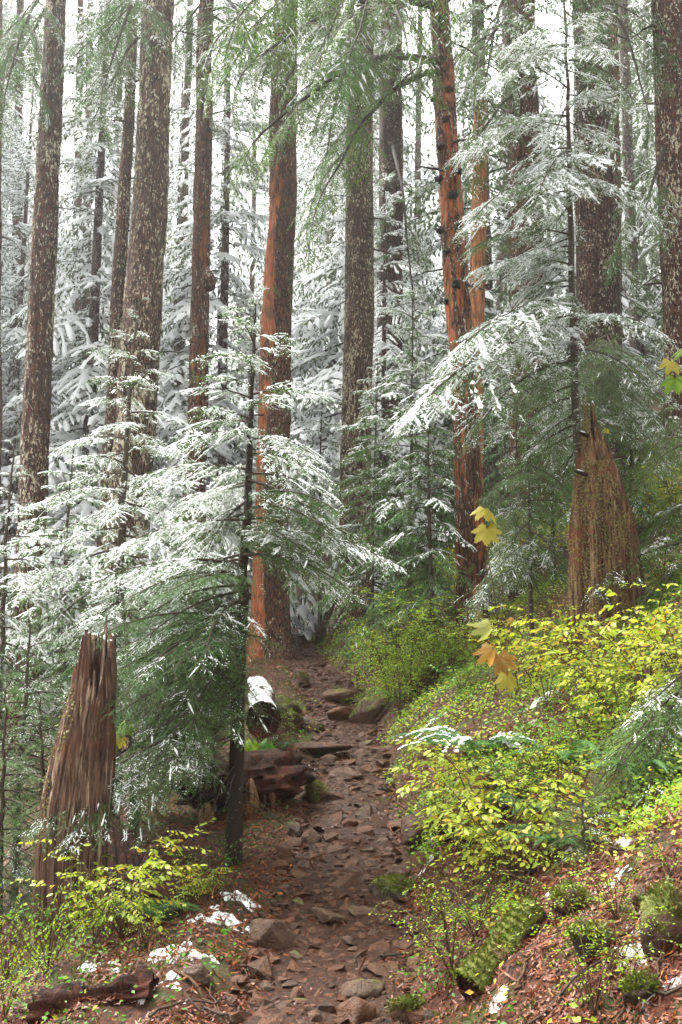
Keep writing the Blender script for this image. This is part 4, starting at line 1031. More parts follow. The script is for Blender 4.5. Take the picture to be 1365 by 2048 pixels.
def boulder(label, px, py, wpx, hpx, mat, seed, rz=0, depth=.8, group=None, name='boulder', sink=.30, planes=13):
    """px, py: middle of its foot in the picture"""
    g = hit(px, py); d = g[1]; a = wpx / 2 * d / F; h = hpx / 2 * d / F
    bm_ = boulder_mesh(seed, (a * 1.12, a * depth * 1.12, h * 1.25), mat, planes=planes)
    o = thing(name, label, 'rock', (g[0], g[1] + a * depth * .6, Hs(g[0], g[1] + a * depth * .6) + h * (1 - 2 * sink) + .0), group, bm_[0])
    o.rotation_euler = (0, 0, rz)
    if mat is M_rock_moss: moss_on(o, bm_[1], bm_[2], seed)
    return o
boulder('mossy boulder beside the end of the snow-capped log', 578, 1465, 56, 52, M_rock_moss, 1)
boulder('darker mossy boulder half hidden behind the mossy one by the log', 566, 1432, 62, 52, M_rock_moss, 2)
boulder('large grey rock forming the highest step of the trail', 690, 1404, 96, 30, M_rock_grey, 3)
boulder('brown rounded rock on the right of the trail steps', 684, 1444, 50, 40, M_rock, 4)
boulder('squarish mossy rock edging the trail steps on the right', 724, 1450, 42, 36, M_rock_moss, 5)
boulder('flat reddish slab set across the trail below the mossy boulder', 612, 1505, 80, 26, M_rock, 6, sink=.3)
boulder('upright tan rock in the middle of the trail steps', 622, 1465, 40, 32, M_rock, 7)
boulder('round mossy rock on the left edge of the trail', 632, 1608, 52, 52, M_rock_moss, 8)
boulder('grey square rock at the trail edge below the round mossy rock', 690, 1560, 40, 26, M_rock_grey, 9)
boulder('pointed grey-brown boulder standing on the left side of the near trail', 545, 1905, 72, 58, M_rock_grey, 10)
boulder('dark flat rock lying across the near trail', 658, 1856, 64, 26, M_rock_grey, 11, sink=.25)
boulder('pale grey angular rock on the left edge of the near trail', 398, 1968, 50, 32, M_rock_grey, 12)
boulder('dark sloping slab jutting from the bank under the lime shrub', 850, 1675, 84, 60, M_rock_grey, 13, rz=.5)
boulder('broad wet slab at the right foot of the trail', 722, 1998, 84, 36, M_rock_grey, 14, sink=.3)
boulder('rusty brown slab at the bottom edge of the trail', 716, 2044, 80, 40, M_rock, 15, sink=.3)
boulder('mossy slab wedged at the bank foot beside the litter', 790, 1800, 80, 48, M_rock_moss, 16, rz=-.5, sink=.3)
boulder('grey ledge rock at the bank foot above the mossy slab', 800, 1765, 60, 34, M_rock_grey, 17)
boulder('squared block of rock at the bottom edge, right of the trail', 820, 2044, 66, 52, M_rock_moss, 18)
boulder('mossy hump of rock on the lower right bank', 1182, 1925, 60, 64, M_rock_moss, 19)
boulder('dark grey rock sticking out of the litter at the bottom right', 1285, 2024, 66, 50, M_rock_moss, 20)
boulder('small pale grey rock above a yellow-green plant on the right bank', 1282, 1812, 40, 34, M_rock_grey, 21)
boulder('mossy hummock at the right edge of the lower bank', 1345, 1905, 90, 130, M_rock_moss, 22)
boulder('low mossy hummock on the lower bank above the mossy log', 1150, 1830, 84, 50, M_rock_moss, 23)
boulder('grey stone lying in the litter left of the trail', 620, 1690, 40, 30, M_rock_grey, 24)
boulder('grey triangular stone beside the rotten log', 588, 1672, 34, 30, M_rock_grey, 25)
boulder('tilted brown stone beside the near left trail edge', 572, 1722, 34, 46, M_rock, 26)
boulder('brown stone resting in snow on the left verge', 285, 1965, 40, 34, M_rock, 27)
boulder('flat rock at the top of the trail below the snow patch', 600, 1372, 34, 34, M_rock_moss, 28)

def log(name, label, A, B, ra, rb, mat, seed, snow=False, bump_=.12, ang=40, group=None, endmat=None):
    A, B = np.array(A, float), np.array(B, float); r = np.random.default_rng(seed); n = max(14, int(np.linalg.norm(B - A) / .06))
    t = np.linspace(0, 1, n); th = np.arange(ang) / ang * 2 * math.pi; ax = nrm(B - A); S = nrm(np.cross((0, 0, 1.), ax)); U = np.cross(ax, S)
    rad = np.interp(t, [0, 1], [ra, rb])[:, None] * (1 + bump_ * fbm(np.cos(th)[None] * 2, np.sin(th)[None] * 2, t[:, None] * 4, s=seed, o=4) + bump_ * .4 * fbm(np.cos(th)[None] * 9, np.sin(th)[None] * 9, t[:, None] * 5, s=seed + 2, o=2))
    C = A + (B - A) * t[:, None] + S * (.03 * fbm(t * 3, seed, s=seed, o=2))[:, None]
    V = C[:, None] + rad[..., None] * (np.cos(th)[None, :, None] * S + np.sin(th)[None, :, None] * U)
    base = A.copy()
    o = thing(name, label, 'log', base, group)
    mb = MB().add((V - base).reshape(-1, 3), grid_faces(n, ang, True))
    link('log_body', mb.mesh('log_body', mat), o)
    for e, Cq in ((0, C[0]), (n - 1, C[-1])):                                            # sawn or broken end faces
        ring = V[e]; rings = [ring] + [Cq + (ring - Cq) * q + ax * (.012 if e == 0 else -.012) * (1 + .8 * r.normal(size=(ang, 1))) for q in (.88, .5, .08)]
        VV = np.concatenate(rings) - base; link('log_end', MB().add(VV, grid_faces(4, ang, True)).mesh('log_end', endmat or M_rot), o)
    if mat is M_mosslog: moss_on(o, (V - base).reshape(-1, 3), nrm((V - C[:, None]).reshape(-1, 3)), seed, int(9000 * np.linalg.norm(B - A) * ra / .1), -.3)
    if snow:
        k = (th > .55) & (th < math.pi - .45); ks = np.nonzero(k)[0]
        edge = np.minimum(th[ks] - .55, math.pi - .45 - th[ks]); lift = .016 * sstep(0, .35, edge)
        nzv = fbm(t[:, None] * 9, th[None, ks] * 3, s=seed + 4, o=3)
        sv = C[:, None] + (rad[:, ks] + (lift[None] * (1 + .4 * nzv) - .008 - .05 * sstep(.5, .75, nzv)))[..., None] * (np.cos(th[ks])[None, :, None] * S + np.sin(th[ks])[None, :, None] * U)
        link('snow', MB().add((sv - base).reshape(-1, 3), grid_faces(n, len(ks))).mesh('snow', M_snow), o)
    return o
gl = hit(520, 1452); A = P(532, 1440, 10.3); B = P(514, 1378, 13.2)
log('fallen_log', 'snow-capped sawn log lying beside the trail behind the young hemlock stem', A, B, .18, .165, M_log_bark, 41, True, .05)
a, b_ = hit(935, 2010), hit(1085, 1872); log('mossy_log', 'short moss-covered log lying up the lower right bank', a + np.array((0, 0, .06)), b_ + np.array((0, .15, .07)), .085, .062, M_mosslog, 42, False, .22)
a, b_ = hit(800, 1225), hit(880, 1165); log('mossy_pole', 'thin mossy pole lying up the bank among lime shrubs', a + np.array((0, 0, .05)), b_ + np.array((0, 0, .05)), .10, .08, M_mosslog, 43, False, .2)
a, b_ = hit(640, 1290), hit(710, 1190); log('root_log', 'dark rotten log slanting up the bank beyond the trail bend', a + np.array((0, 0, .10)), b_ + np.array((0, 0, .25)), .16, .20, M_rot, 44, False, .25)
a, b_ = hit(905, 1690), hit(985, 1590); log('red_rotten_log', 'split red rotten log showing through the yellow shrub on the bank', a + np.array((0, 0, .04)), b_ + np.array((0, 0, .06)), .12, .10, M_stump_red, 45, False, .2)
a, b_ = hit(110, 1985), hit(180, 1915); log('snowy_pole', 'thin snow-dusted pole on the ground at the lower left', P(118, 1975, 5.6), P(165, 1920, 6.0), .03, .026, M_log_bark, 46, True, .1, ang=20)
a, b_ = hit(1010, 1190), hit(1040, 1155); log('mossy_stick', 'mossy broken stick leaning on the shaded bank under the yellow leaves', a, b_ + np.array((0, 0, .3)), .05, .04, M_mosslog, 47, False, .2, ang=24)

# the undercut rotten log beside the sapling
def rot_mass():
    A, B = P(375, 1590, 8.7), P(592, 1548, 8.9); base = np.array(((A[0] + B[0]) / 2, 8.9, Hs((A[0] + B[0]) / 2, 8.9)))
    o = thing('rotten_log', 'dark red crumbling log overhanging a hollow behind the young hemlock stem', 'log', base)
    bm = bmesh.new(); bmesh.ops.create_icosphere(bm, subdivisions=5, radius=1)
    V = np.array([v.co[:] for v in bm.verts]); T = np.array([[v.index for v in f.verts] for f in bm.faces]); bm.free()
    k = 1 + .22 * fbm(V[:, 0] * 3.4, V[:, 1] * 2, V[:, 2] * 2.6, s=71, o=5) + .10 * np.abs(fbm(V[:, 0] * 2, V[:, 1] * 8, V[:, 2] * 8, s=72, o=3))
    L = np.linalg.norm(B - A) / 2
    W = V * k[:, None] * np.array((L * 1.12, .42, .25))
    W[:, 2] = np.where(W[:, 2] < -.08, -.08 + (W[:, 2] + .08) * .5, W[:, 2])
    c = (A + B) / 2 - base; W += c + np.array((0, .12, -.02)); W[:, 2] += (W[:, 0] - c[0]) * .10
    link('log_body', MB().add(W, T).mesh('log_body', M_rot), o)
    r = np.random.default_rng(8)
    for px, py, ln, wd in ((545, 1585, .17, .055), (516, 1600, .13, .022), (500, 1592, .10, .03), (470, 1590, .14, .03), (530, 1590, .08, .02), (430, 1595, .12, .03)):    # splinters hanging under it
        p = P(px, py, 8.55) - base; v, t, kk = stamp([(0, -.5, 0), (0, .5, 0), (.7, .42, .1), (1, .1, 0), (.8, -.3, 0), (0, 0, .35), (.8, 0, .25)], [(0, 1, 2), (0, 2, 4), (2, 3, 4), (1, 5, 2), (5, 6, 2), (0, 4, 5), (5, 4, 6), (6, 3, 2), (4, 3, 6)], [p], [(.05, 0, -1.)], [(0, -1, 0.)], ln, wd)
        link('splinter', MB().add(v, t).mesh('splinter', M_stump_red if wd > .03 else M_stump_grey, smooth=False), o)
    for px, py, w_, h_ in ((500, 1690, .10, .17), (412, 1660, .10, .12)):     # rotten props underneath
        p = P(px, py, 8.5); V, T = ico(3, px, .3, (w_ * .6, w_ * .6, h_)); link('rotten_prop', MB().add(V, T).mesh('rotten_prop', M_stump_red), o, loc=np.array((p[0], p[1], Hs(p[0], p[1]) + h_ * .6)) - base)
rot_mass()
M_crust = leaf_mat('moss_crust', (.095, .085, .018), (.25, .21, .055), (.16, .12, .03), .1)
for st, sd_, n, dv, th in ((ST2, 51, 16000, (-.55, -.8, .2), .62), (ST1, 52, 5000, (-.9, -.45, 0), .95)):
    me = [c for c in st.children if c.name.startswith('stump_wood')][0].data; q = np.empty(len(me.vertices) * 3, np.float32); me.vertices.foreach_get('co', q); q = q.reshape(-1, 3)[:84 * 160]
    c = q.reshape(84, 160, 3).mean(1, keepdims=True); nn = nrm((q.reshape(84, 160, 3) - c) * np.array((1, 1, 0))).reshape(-1, 3)
    crust_on(st, q, nn, sd_, n, dv, M_crust, th)
def root_plate():      # weathered sweep of roots at the foot of the grey stump
    o = thing('root_slab', 'dark weathered slab of root wood sweeping out right of the grey stump foot', 'log', hit(230, 1860))
    b = np.array(o.location); r = np.random.default_rng(9)
    for i in range(9):
        a0 = P(215 + i * 12 - 20, 1600 + i * 14, 7.4 - .03 * i); a1 = P(150 + i * 26, 1810 + i * 9, 6.9 - .08 * i); t = np.linspace(0, 1, 12)[:, None]
        pts = a0 + (a1 - a0) * t + np.array((.10, 0, -.10)) * np.sin(t * math.pi) * (.4 + i * .1); pts[:, 2] = np.maximum(pts[:, 2], H(pts[:, 0], pts[:, 1]) - .02)
        V, Q = tube(pts - b, np.linspace(.03, .055, 12) * r.uniform(.8, 1.3), 8); link('root', MB().add(V, Q).mesh('root', M_rot), o)
root_plate()

# ------------------------------------------------------------------ leafy plants
LEAF = ([(0, 0, 0), (.28, .40, .10), (.62, .46, .06), (1, 0, -.12), (.62, -.46, .06), (.28, -.40, .10), (.52, 0, -.03)], [(0, 6, 1), (1, 6, 2), (2, 6, 3), (3, 6, 4), (4, 6, 5), (5, 6, 0)])
LEAF4 = ([(0, 0, 0), (.5, .5, .06), (1, 0, -.1), (.5, -.5, .06)], [(0, 2, 1), (0, 3, 2)])
def shrub_geo(seed, n_stem, hgt, spread, ll, lw, lat, gap, tmpl=LEAF, droop=.35, updir=.0, lean=(0, 0)):
    r = np.random.default_rng(seed); S, Lf = MB(), MB(); Pp, D, N, Ln = [], [], [], []
    for i in range(n_stem):
        az = i * 2.4 + r.normal(0, .5); h = hgt * r.uniform(.55, 1.1); sp = spread * r.uniform(.4, 1.1)
        t = np.linspace(0, 1, 10); dv = np.array((math.cos(az) + lean[0], math.sin(az) + lean[1]))
        pts = np.stack([dv[0] * sp * t ** 1.3, dv[1] * sp * t ** 1.3, h * (1.25 * t - .35 * t ** 2.5)], -1) + .04 * hgt * np.stack([fbm(t * 3, seed * .3 + i, q * 3.3, s=seed + q, o=2) for q in range(3)], -1) * t[:, None]
        V, Q = tube(pts, np.linspace(.006, .0016, 10) * (hgt ** .4), 4); S.add(V, Q)
        tan = nrm(np.gradient(pts, axis=0)); sg = 1
        for q in np.linspace(.28, 1, max(5, int(11 * h / .5 * .7))):
            sg = -sg; p = np.array([np.interp(q, t, pts[:, k]) for k in range(3)]); tn = np.array([np.interp(q, t, tan[:, k]) for k in range(3)])
            hz = nrm(np.array((tn[0], tn[1], 0)) + 1e-4); sd = np.array((-hz[1], hz[0], 0)); an = R(r.normal(58, 18)) * sg if q < .99 else 0
            d = nrm(hz * math.cos(an) + sd * math.sin(an) + np.array((0, 0, r.normal(.10, .22) + updir)))
            ln = lat * r.uniform(.5, 1.25) * (1.15 - .4 * q); m = max(3, int(ln / gap)); s = np.linspace(0, 1, 5)[:, None]
            tw = p + d * ln * s + np.array((0, 0, -.22 * ln)) * s ** 2 + r.normal(0, .006, (5, 3)) * s
            V, Q = tube(tw, np.linspace(.0022, .0009, 5), 3); S.add(V, Q)
            u = (np.arange(m) + .6) / m; lp = np.stack([np.interp(u, s[:, 0], tw[:, k]) for k in range(3)], -1)
            sgl = np.where(np.arange(m) % 2, 1., -1.); al = np.radians(r.normal(52, 14, m)) * sgl; al[-1] *= .15
            sdl = nrm(np.cross((0, 0, 1.), d)); dl = d * np.cos(al)[:, None] + sdl * np.sin(al)[:, None] + np.stack([0 * u, 0 * u, r.normal(-droop, .22, m)], -1)
            Pp.append(lp); D.append(dl); N.append(np.stack([r.normal(0, .6, m), r.normal(0, .6, m), np.ones(m)], -1)); Ln.append(ll * r.uniform(.4, 1.2, m))
    Pp, D, N, Ln = map(np.concatenate, (Pp, D, N, Ln)); n = len(Pp)
    rn = np.clip(.5 + .30 * r.normal(size=n) , 0, .999)
    V, T, kk = stamp(*tmpl, Pp, D, N, Ln, Ln * lw / ll * r.uniform(.85, 1.1, n)); Lf.add(V, T, 0, np.repeat(rn, kk))
    return S, Lf
M_stem = wood_mat('shrub_stem', (.040, .022, .012), (.10, .055, .028), (.12, .13, .04), .3)
SHRUB = {}
def lib_shrub(key, mat, cnt, *a, **k):
    SHRUB[key] = []
    for i in range(cnt):
        S, Lf = shrub_geo(600 + len(SHRUB) * 31 + i, *a, **k); SHRUB[key].append((S.mesh('stem', M_stem), Lf.mesh('foliage', mat)))
lib_shrub('yellow', M_leaf_yellow, 4, 10, .66, .55, .048, .0245, .28, .021, droop=.45)
lib_shrub('lime', M_leaf_lime, 4, 9, .60, .42, .026, .015, .20, .017, droop=.25, tmpl=LEAF4)
lib_shrub('fine', M_leaf_lime, 3, 11, .50, .40, .018, .011, .20, .013, droop=.15, tmpl=LEAF4)
lib_shrub('limetall', M_leaf_lime, 3, 15, 1.15, .70, .034, .019, .30, .020, droop=.25, tmpl=LEAF4)
lib_shrub('green', M_leaf_green, 3, 7, .42, .34, .046, .028, .18, .032, droop=.4)
lib_shrub('droopfine', M_leaf_lime, 2, 9, .55, .42, .020, .012, .24, .013, droop=.8, updir=-.7, tmpl=LEAF4)
def shrub(label, key, px, py, s, seed, group=None, name='huckleberry_shrub', d=None, cat='shrub'):
    r = np.random.default_rng(seed); g = hit(px, py) if d is None else np.array((*P(px, py, d)[:2], 0)); z = Hs(g[0], g[1])
    o = thing(name, label, cat, (g[0], g[1], z - .02), group); o.rotation_euler = (0, 0, r.uniform(0, 6.28)); o.scale = (s, s, s * r.uniform(.85, 1.1))
    a, b = SHRUB[key][int(r.integers(len(SHRUB[key])))]
    link('stem', a, o); link('foliage', b, o, kind='stuff'); return o
HUCK = (('large yellow-green huckleberry in front of the mossy rotting stump foot', 'yellow', 1180, 1390, 1.35), ('yellow-green huckleberry right of the mossy stump foot', 'yellow', 1300, 1400, 1.25),
        ('yellow huckleberry at the right edge below the stump', 'yellow', 1372, 1440, 1.2), ('yellow-green huckleberry left of the stump, behind the amber hanging leaves', 'yellow', 1070, 1370, 1.15),
        ('yellow-green huckleberry beside the drooping fresh green hemlock', 'yellow', 1245, 1480, .9),
        ('yellow huckleberry spilling down over the red rotten log', 'yellow', 985, 1740, 1.1), ('yellow-leaved huckleberry above the red rotten log', 'yellow', 1010, 1640, 1.0),
        ('yellow huckleberry with the longest drooping sprays on the lower bank', 'yellow', 1040, 1770, 1.0), ('lime huckleberry overhanging the dark sloping slab', 'lime', 880, 1690, 1.0),
        ('pale lime shrub between the slab and the red rotten log', 'lime', 930, 1730, .9),
        ('fine-leaved lime shrub at the bank foot left of the mossy log', 'fine', 905, 1960, 1.0), ('fine-leaved lime shrub above the mossy log', 'fine', 950, 1880, 1.0), ('broad-leaved lime plant by the litter near the bottom edge', 'green', 880, 1990, .6),
        ('tall lime shrub at the foot of the leaning stub-studded trunk', 'lime', 870, 1190, 1.6), ('lime shrub left of the leaning trunk foot', 'lime', 815, 1215, 1.5), ('spreading lime shrub below the leaning trunk', 'lime', 905, 1240, 1.4),
        ('lime green shrub in the middle of the bank above the fern', 'fine', 850, 1300, 1.6), ('bright lime shrub nearest the trail on the upper bank', 'fine', 790, 1290, 1.5), ('lime shrub right of the middle bank shrubs', 'fine', 905, 1330, 1.4),
        ('yellow-tinged shrub at the trail edge near its bend', 'fine', 735, 1300, 1.2), ('low lime shrub on the bank beyond the trail bend', 'fine', 690, 1300, 1.1),
        ('green leafy plant right of the sword fern', 'green', 1060, 1490, 1.0), ('green leafy plant below the sword fern', 'green', 960, 1610, .7), ('dark green leafy plant above the sword fern', 'green', 925, 1390, 1.1),
        ('green leafy plant in the middle of the right bank', 'green', 1080, 1560, 1.0), ('yellow-green plant below the little fir seedling', 'lime', 1235, 1850, .55),
        ('yellow-green plant at the bottom right corner', 'lime', 1190, 2030, .7), ('bright plant beside the dark grey bottom right rock', 'lime', 1240, 1960, .6), ('lime plant on the right edge above the mossy hummock', 'lime', 1345, 1760, .6),
        ('yellow-green huckleberry spray in front of the grey stump roots', 'yellow', 245, 1880, .95), ('small pale yellow huckleberry beside the left verge snow', 'yellow', 385, 1800, .42),
        ('low lime huckleberry below the yellow spray on the left', 'lime', 290, 1900, .6),
        ('drooping fine-leaved green shrub at the lower left', 'droopfine', 95, 1950, 1.15), ('leafy green plant covering the left foot of the grey stump', 'green', 120, 1875, .9), ('lime plant at the right foot of the grey stump', 'lime', 190, 1890, .7), ('drooping fine-leaved shrub at the left edge', 'droopfine', 15, 1960, .95), ('small lime plant in the bottom left corner', 'lime', 10, 2040, .6),
        ('lime huckleberry in front of the snow-capped log end', 'lime', 535, 1512, 1.1), ('lime huckleberry left of the young hemlock stem', 'lime', 430, 1520, 1.2), ('yellow-green shrub behind the dead lower twigs', 'lime', 370, 1500, 1.2),
        ('dark green leafy plant under the hemlock bough by the left verge', 'green', 470, 1735, .6), ('green leafy plant on the snowy left verge', 'green', 430, 1790, .5),
        ('yellow-leaved shrub beside the two big yellow leaves', 'yellow', 1040, 1130, 1.5), ('yellow shrub between the big yellow leaves and the mossy stump', 'yellow', 1095, 1120, 1.5), ('yellow-green shrub just behind the leaning trunk foot', 'yellow', 960, 1185, 1.3),
        ('yellow shrub right of the mossy stump top', 'yellow', 1300, 1060, 1.3), ('yellow shrub on the upper right bank at the edge', 'yellow', 1350, 1040, 1.3), ('green leafy plant right of the mossy stump', 'green', 1330, 1180, 1.3))
for i, (lb, k, px, py, s) in enumerate(HUCK): shrub(lb, k, px, py, s, 900 + i)
for i, (px, py, dd, s, lb) in enumerate(((742, 1300, 13.4, 2.0, 'tall lime shrub nearest the trail below the dense middle saplings'), (778, 1290, 13.2, 2.3, 'tall lime shrub in front of the thin-stemmed snowy hemlock'), (820, 1280, 12.8, 2.3, 'tall bright lime shrub before the dusky sapling foot'), (868, 1270, 12.6, 2.5, 'tallest lime shrub, just left of the leaning trunk foot'), (905, 1270, 12.2, 1.9, 'lime shrub directly in front of the leaning trunk foot'), (800, 1330, 12.4, 1.8, 'fresh lime shrub low on the middle of the green bank'))):
    shrub(lb, 'limetall', px, py, s * (.30, .46, .36, .52, .34, .40)[i], 1300 + i, d=dd)
r = np.random.default_rng(55)
for i in range(46):      # small filler shrubs over the bank
    px = r.uniform(700, 1370); lo = 1230 + max(0, (px - 1000)) * -.25; py = r.uniform(lo, 1640 if px < 1150 else 1560)
    g = hit(px, py)
    if g[0] - XC(g[1]) < .75 or (840 < px < 1070 and 1400 < py < 1600): continue
    shrub('low leafy shrub in the green tangle of the right bank', ('fine', 'lime', 'green', 'fine')[i % 4], px, py, r.uniform(.55, .95), 1100 + i, 'low shrubs tangled over the right bank')

def fern(label, px, py, s, seed, nfr=13, snow=False, group=None, d=None, up=.75):
    r = np.random.default_rng(seed); g = hit(px, py) if d is None else np.array((*P(px, py, d)[:2], 0)); z = Hs(g[0], g[1]); o = thing('sword_fern', label, 'fern', (g[0], g[1], z), group)
    for i in range(nfr):
        az = i * 2.4 + r.normal(0, .3); L = s * r.uniform(.75, 1.1); e = up * r.uniform(.7, 1.15); t = np.linspace(0, 1, 16)
        hx = L * (.12 * t + .88 * t ** 1.15); pts = np.stack([hx * math.cos(az), hx * math.sin(az), L * e * (1.25 * t - 1.05 * t ** 2)], -1)
        V, Q = tube(pts, np.linspace(.0035, .001, 16), 4); mb = MB().add(V, Q, 0, .3)
        tn = nrm(np.gradient(pts, axis=0)); q = np.linspace(.12, .99, 34); u = np.stack([np.interp(q, t, pts[:, k]) for k in range(3)], -1); tt = np.stack([np.interp(q, t, tn[:, k]) for k in range(3)], -1)
        sd = nrm(np.cross((0, 0, 1.), tt)); ln = L * .155 * np.minimum(1, .5 + q * 2) * (1.02 - q ** 2.2)
        for sg in (1, -1):
            dd = nrm(sd * sg + tt * .25 + np.stack([0 * q, 0 * q, r.normal(-.18, .1, 34)], -1)); N = np.cross(dd, tt) * sg; N = N * np.sign(N[:, 2:3] + 1e-6)
            v, f, kk = stamp([(0, -.35, 0), (0, .5, 0), (.6, .3, -.1), (1, 0, -.25), (.6, -.28, -.1)], [(0, 1, 2), (0, 2, 4), (4, 2, 3)], u, dd, N, ln, L * .026); mb.add(v, f, 0, np.repeat(r.uniform(0, .8, 34), kk))
        fr = link('frond', mb.mesh('frond', M_fern), o)
        if snow and math.sin(az) < .9:
            a = (q > .35) & (r.random(34) < .75); m = a.sum(); v, f, kk = stamp(*TW['blob'], u[a] + np.array((0, 0, .004)), tt[a] + r.normal(0, .3, (m, 3)), np.repeat([[0, 0, 1.]], m, 0), r.uniform(.02, .05, m), r.uniform(.02, .05, m), .014)
            link('snow', MB().add(v, f).mesh('snow', M_snow), fr)
    return o
fern('large sword fern with snow-dusted arching fronds on the right bank', 955, 1520, .72, 1, 15, True)
fern('small sword fern beside the lime shrubs at the trail bend', 742, 1225, .75, 2, 9)
fern('single small fern at the edge of the trail steps', 632, 1512, .26, 3, 5)
fern('fern standing beside the snow-capped log end', 566, 1500, .34, 4, 6)
fern('shaded sword fern below the middle of the right bank', 1055, 1640, .40, 5, 8)
fern('dark sword fern hanging on the bank above the slab', 1110, 1590, .36, 6, 7)
for i, (px, py, s_, lb) in enumerate(((878, 1500, .5, 'fern at the lower left of the large sword fern'), (1000, 1625, .5, 'fern peeking above the red rotten log'), (1130, 1530, .55, 'fern left of the drooping fresh green hemlock'), (800, 1405, .55, 'fern on the bank edge above the trail steps'), (1120, 1700, .42, 'fern beside the little fir seedling'), (700, 1320, .5, 'fern low on the bank at the trail bend'), (1290, 1560, .5, 'fern under the drooping fresh green hemlock'), (860, 1360, .6, 'fern in the middle of the lime bank'), (300, 1840, .35, 'dark fern by the root wood right of the grey stump'), (440, 1560, .4, 'fern in the shade left of the young hemlock stem'))):
    fern(lb, px, py, s_, 20 + i, 10)
fern('drab fern beneath the dark rotten log beyond the bend', 700, 1262, .6, 7, 8)

# big lobed leaves
def lobed_leaf(size, seed, droop=.25, cup=.0):
    r = np.random.default_rng(seed); lob = np.radians([0, 40, 82, 128, -40, -82, -128]); ll = [1, .95, .82, .55, .95, .82, .55]
    th = np.linspace(-math.pi * .86, math.pi * .86, 99); rad = np.full(99, .50)
    for a, l in zip(lob, ll): rad = np.maximum(rad, l * (1 - np.abs(th - a) / R(40)) ** 1 * .42 + l * .58 * (np.abs(th - a) < R(29)) * np.clip(1 - (np.abs(th - a) / R(29)) ** 2, 0, 1) ** .5)
    rad = rad * (1 + .07 * np.sign(np.sin(th * 41)) * r.uniform(.4, 1, 99))
    rings = [.02, .35, .7, 1.0]; V = []
    for q in rings: x, y = rad * q * np.cos(th), rad * q * np.sin(th); vein = np.cos(th * 4.45) * .035 * q; V.append(np.stack([x, y, vein - droop * (x * x + y * y) + cup * y * y + .012 * r.normal(size=99) * q], -1))
    V = np.concatenate(V) * size
    return MB().add(V, grid_faces(4, 99), 0, np.repeat(np.clip(.35 + .3 * np.sin(th * 4.5) + r.normal(0, .1, 99), 0, .85)[None], 4, 0).ravel())
def leafy(label, leaves, base_px, d, seed, name='big_leaf_plant'):
    r = np.random.default_rng(seed); g = P(*base_px, d); z = Hs(g[0], g[1]); base = np.array((g[0], g[1], z)); o = thing(name, label, 'plant', base)
    top = np.mean([P(l[0], l[1], d) for l in leaves], 0) - base
    t = np.linspace(0, 1, 8)[:, None]; st = top * np.array((.6, .6, .75)) * t + np.array((.06, 0, 0)) * np.sin(t * math.pi); V, Q = tube(st, np.linspace(.009, .005, 8), 6); link('stem', MB().add(V, Q).mesh('stem', M_stem), o)
    for (px, py, wpx, mat, tilt, roll, spin, droop) in leaves:
        p = P(px, py, d - .08) - base; size = wpx / 2 * d / F * 1.08
        # leaf blade axis points down the picture, its face turned to the camera and the sky
        x = nrm(np.array((math.sin(spin), -math.sin(tilt) * math.cos(spin), -math.cos(tilt) * math.cos(spin)))); n = nrm(np.array((math.sin(roll), -math.cos(tilt), math.sin(tilt))))
        yv = nrm(np.cross(n, x)); n = np.cross(x, yv); M = np.eye(4); M[:3, 0], M[:3, 1], M[:3, 2] = x, yv, n; M[:3, 3] = p - x * size * .1
        lf = link('leaf', lobed_leaf(size, int(px), droop, -1.3 * droop).mesh('leaf', mat), o, M=M)
        a, e = st[-1], p - x * size * .1; tt = np.linspace(0, 1, 6)[:, None]; V, Q = tube(a + (e - a) * tt + np.array((0, 0, .05)) * np.sin(tt * math.pi), .0035, 5); link('leaf_stalk', MB().add(V, Q).mesh('leaf_stalk', M_stem), o)
leafy('plant holding two big lobed yellow leaves one above the other by the leaning trunk', [(972, 1020, 66, M_leaf_gold, .95, .25, .1, .35), (974, 1062, 72, M_leaf_gold, .45, -.1, -.12, .12)], (985, 1190), 10.0, 1)
leafy('plant with big limp pale and amber leaves hanging beside the yellow huckleberry', [(982, 1255, 56, M_leaf_pale, .15, .7, -.25, .9), (985, 1300, 60, M_leaf_amber, .2, .4, .1, .7), (1003, 1318, 66, M_leaf_amber, .25, -.3, .2, .6), (1016, 1355, 56, M_leaf_gold, .5, .1, .2, .4), (1027, 1240, 22, M_leaf_amber, .2, .6, 0, .9)], (1030, 1420), 9.3, 2)
leafy('plant with big yellow-green lobed leaves cut by the right edge', [(1345, 725, 64, M_leaf_gold, .6, .2, .3, .3), (1352, 760, 70, M_leaf_lime, .5, -.1, 0, .3), (1372, 700, 60, M_leaf_lime, .9, 0, -.3, .4)], (1372, 1000), 10.2, 3)
leafy('plant with broad green lobed leaves beside the young hemlock stem', [(505, 1488, 44, M_leaf_lime, .6, .3, .1, .4), (535, 1490, 44, M_leaf_green, .5, .2, -.2, .4), (548, 1515, 50, M_leaf_lime, .9, 0, .2, .3), (572, 1545, 60, M_leaf_green, 1.0, .2, .4, .35), (520, 1512, 40, M_leaf_lime, .7, 0, .1, .4)], (540, 1560), 9.2, 4)
leafy('plant with broad pale leaves rimmed with snow right of the grey stump', [(252, 1450, 50, M_leaf_lime, .9, 0, -.1, .35), (240, 1475, 40, M_leaf_gold, .4, .4, .2, .5), (335, 1465, 50, M_leaf_green, .5, .2, .3, .4)], (262, 1600), 7.6, 5)
leafy('lone round yellow leaf on a thin stalk right of the mossy stump spike', [(1214, 860, 18, M_leaf_gold, .2, .2, 0, .2)], (1225, 1000), 11.0, 6)

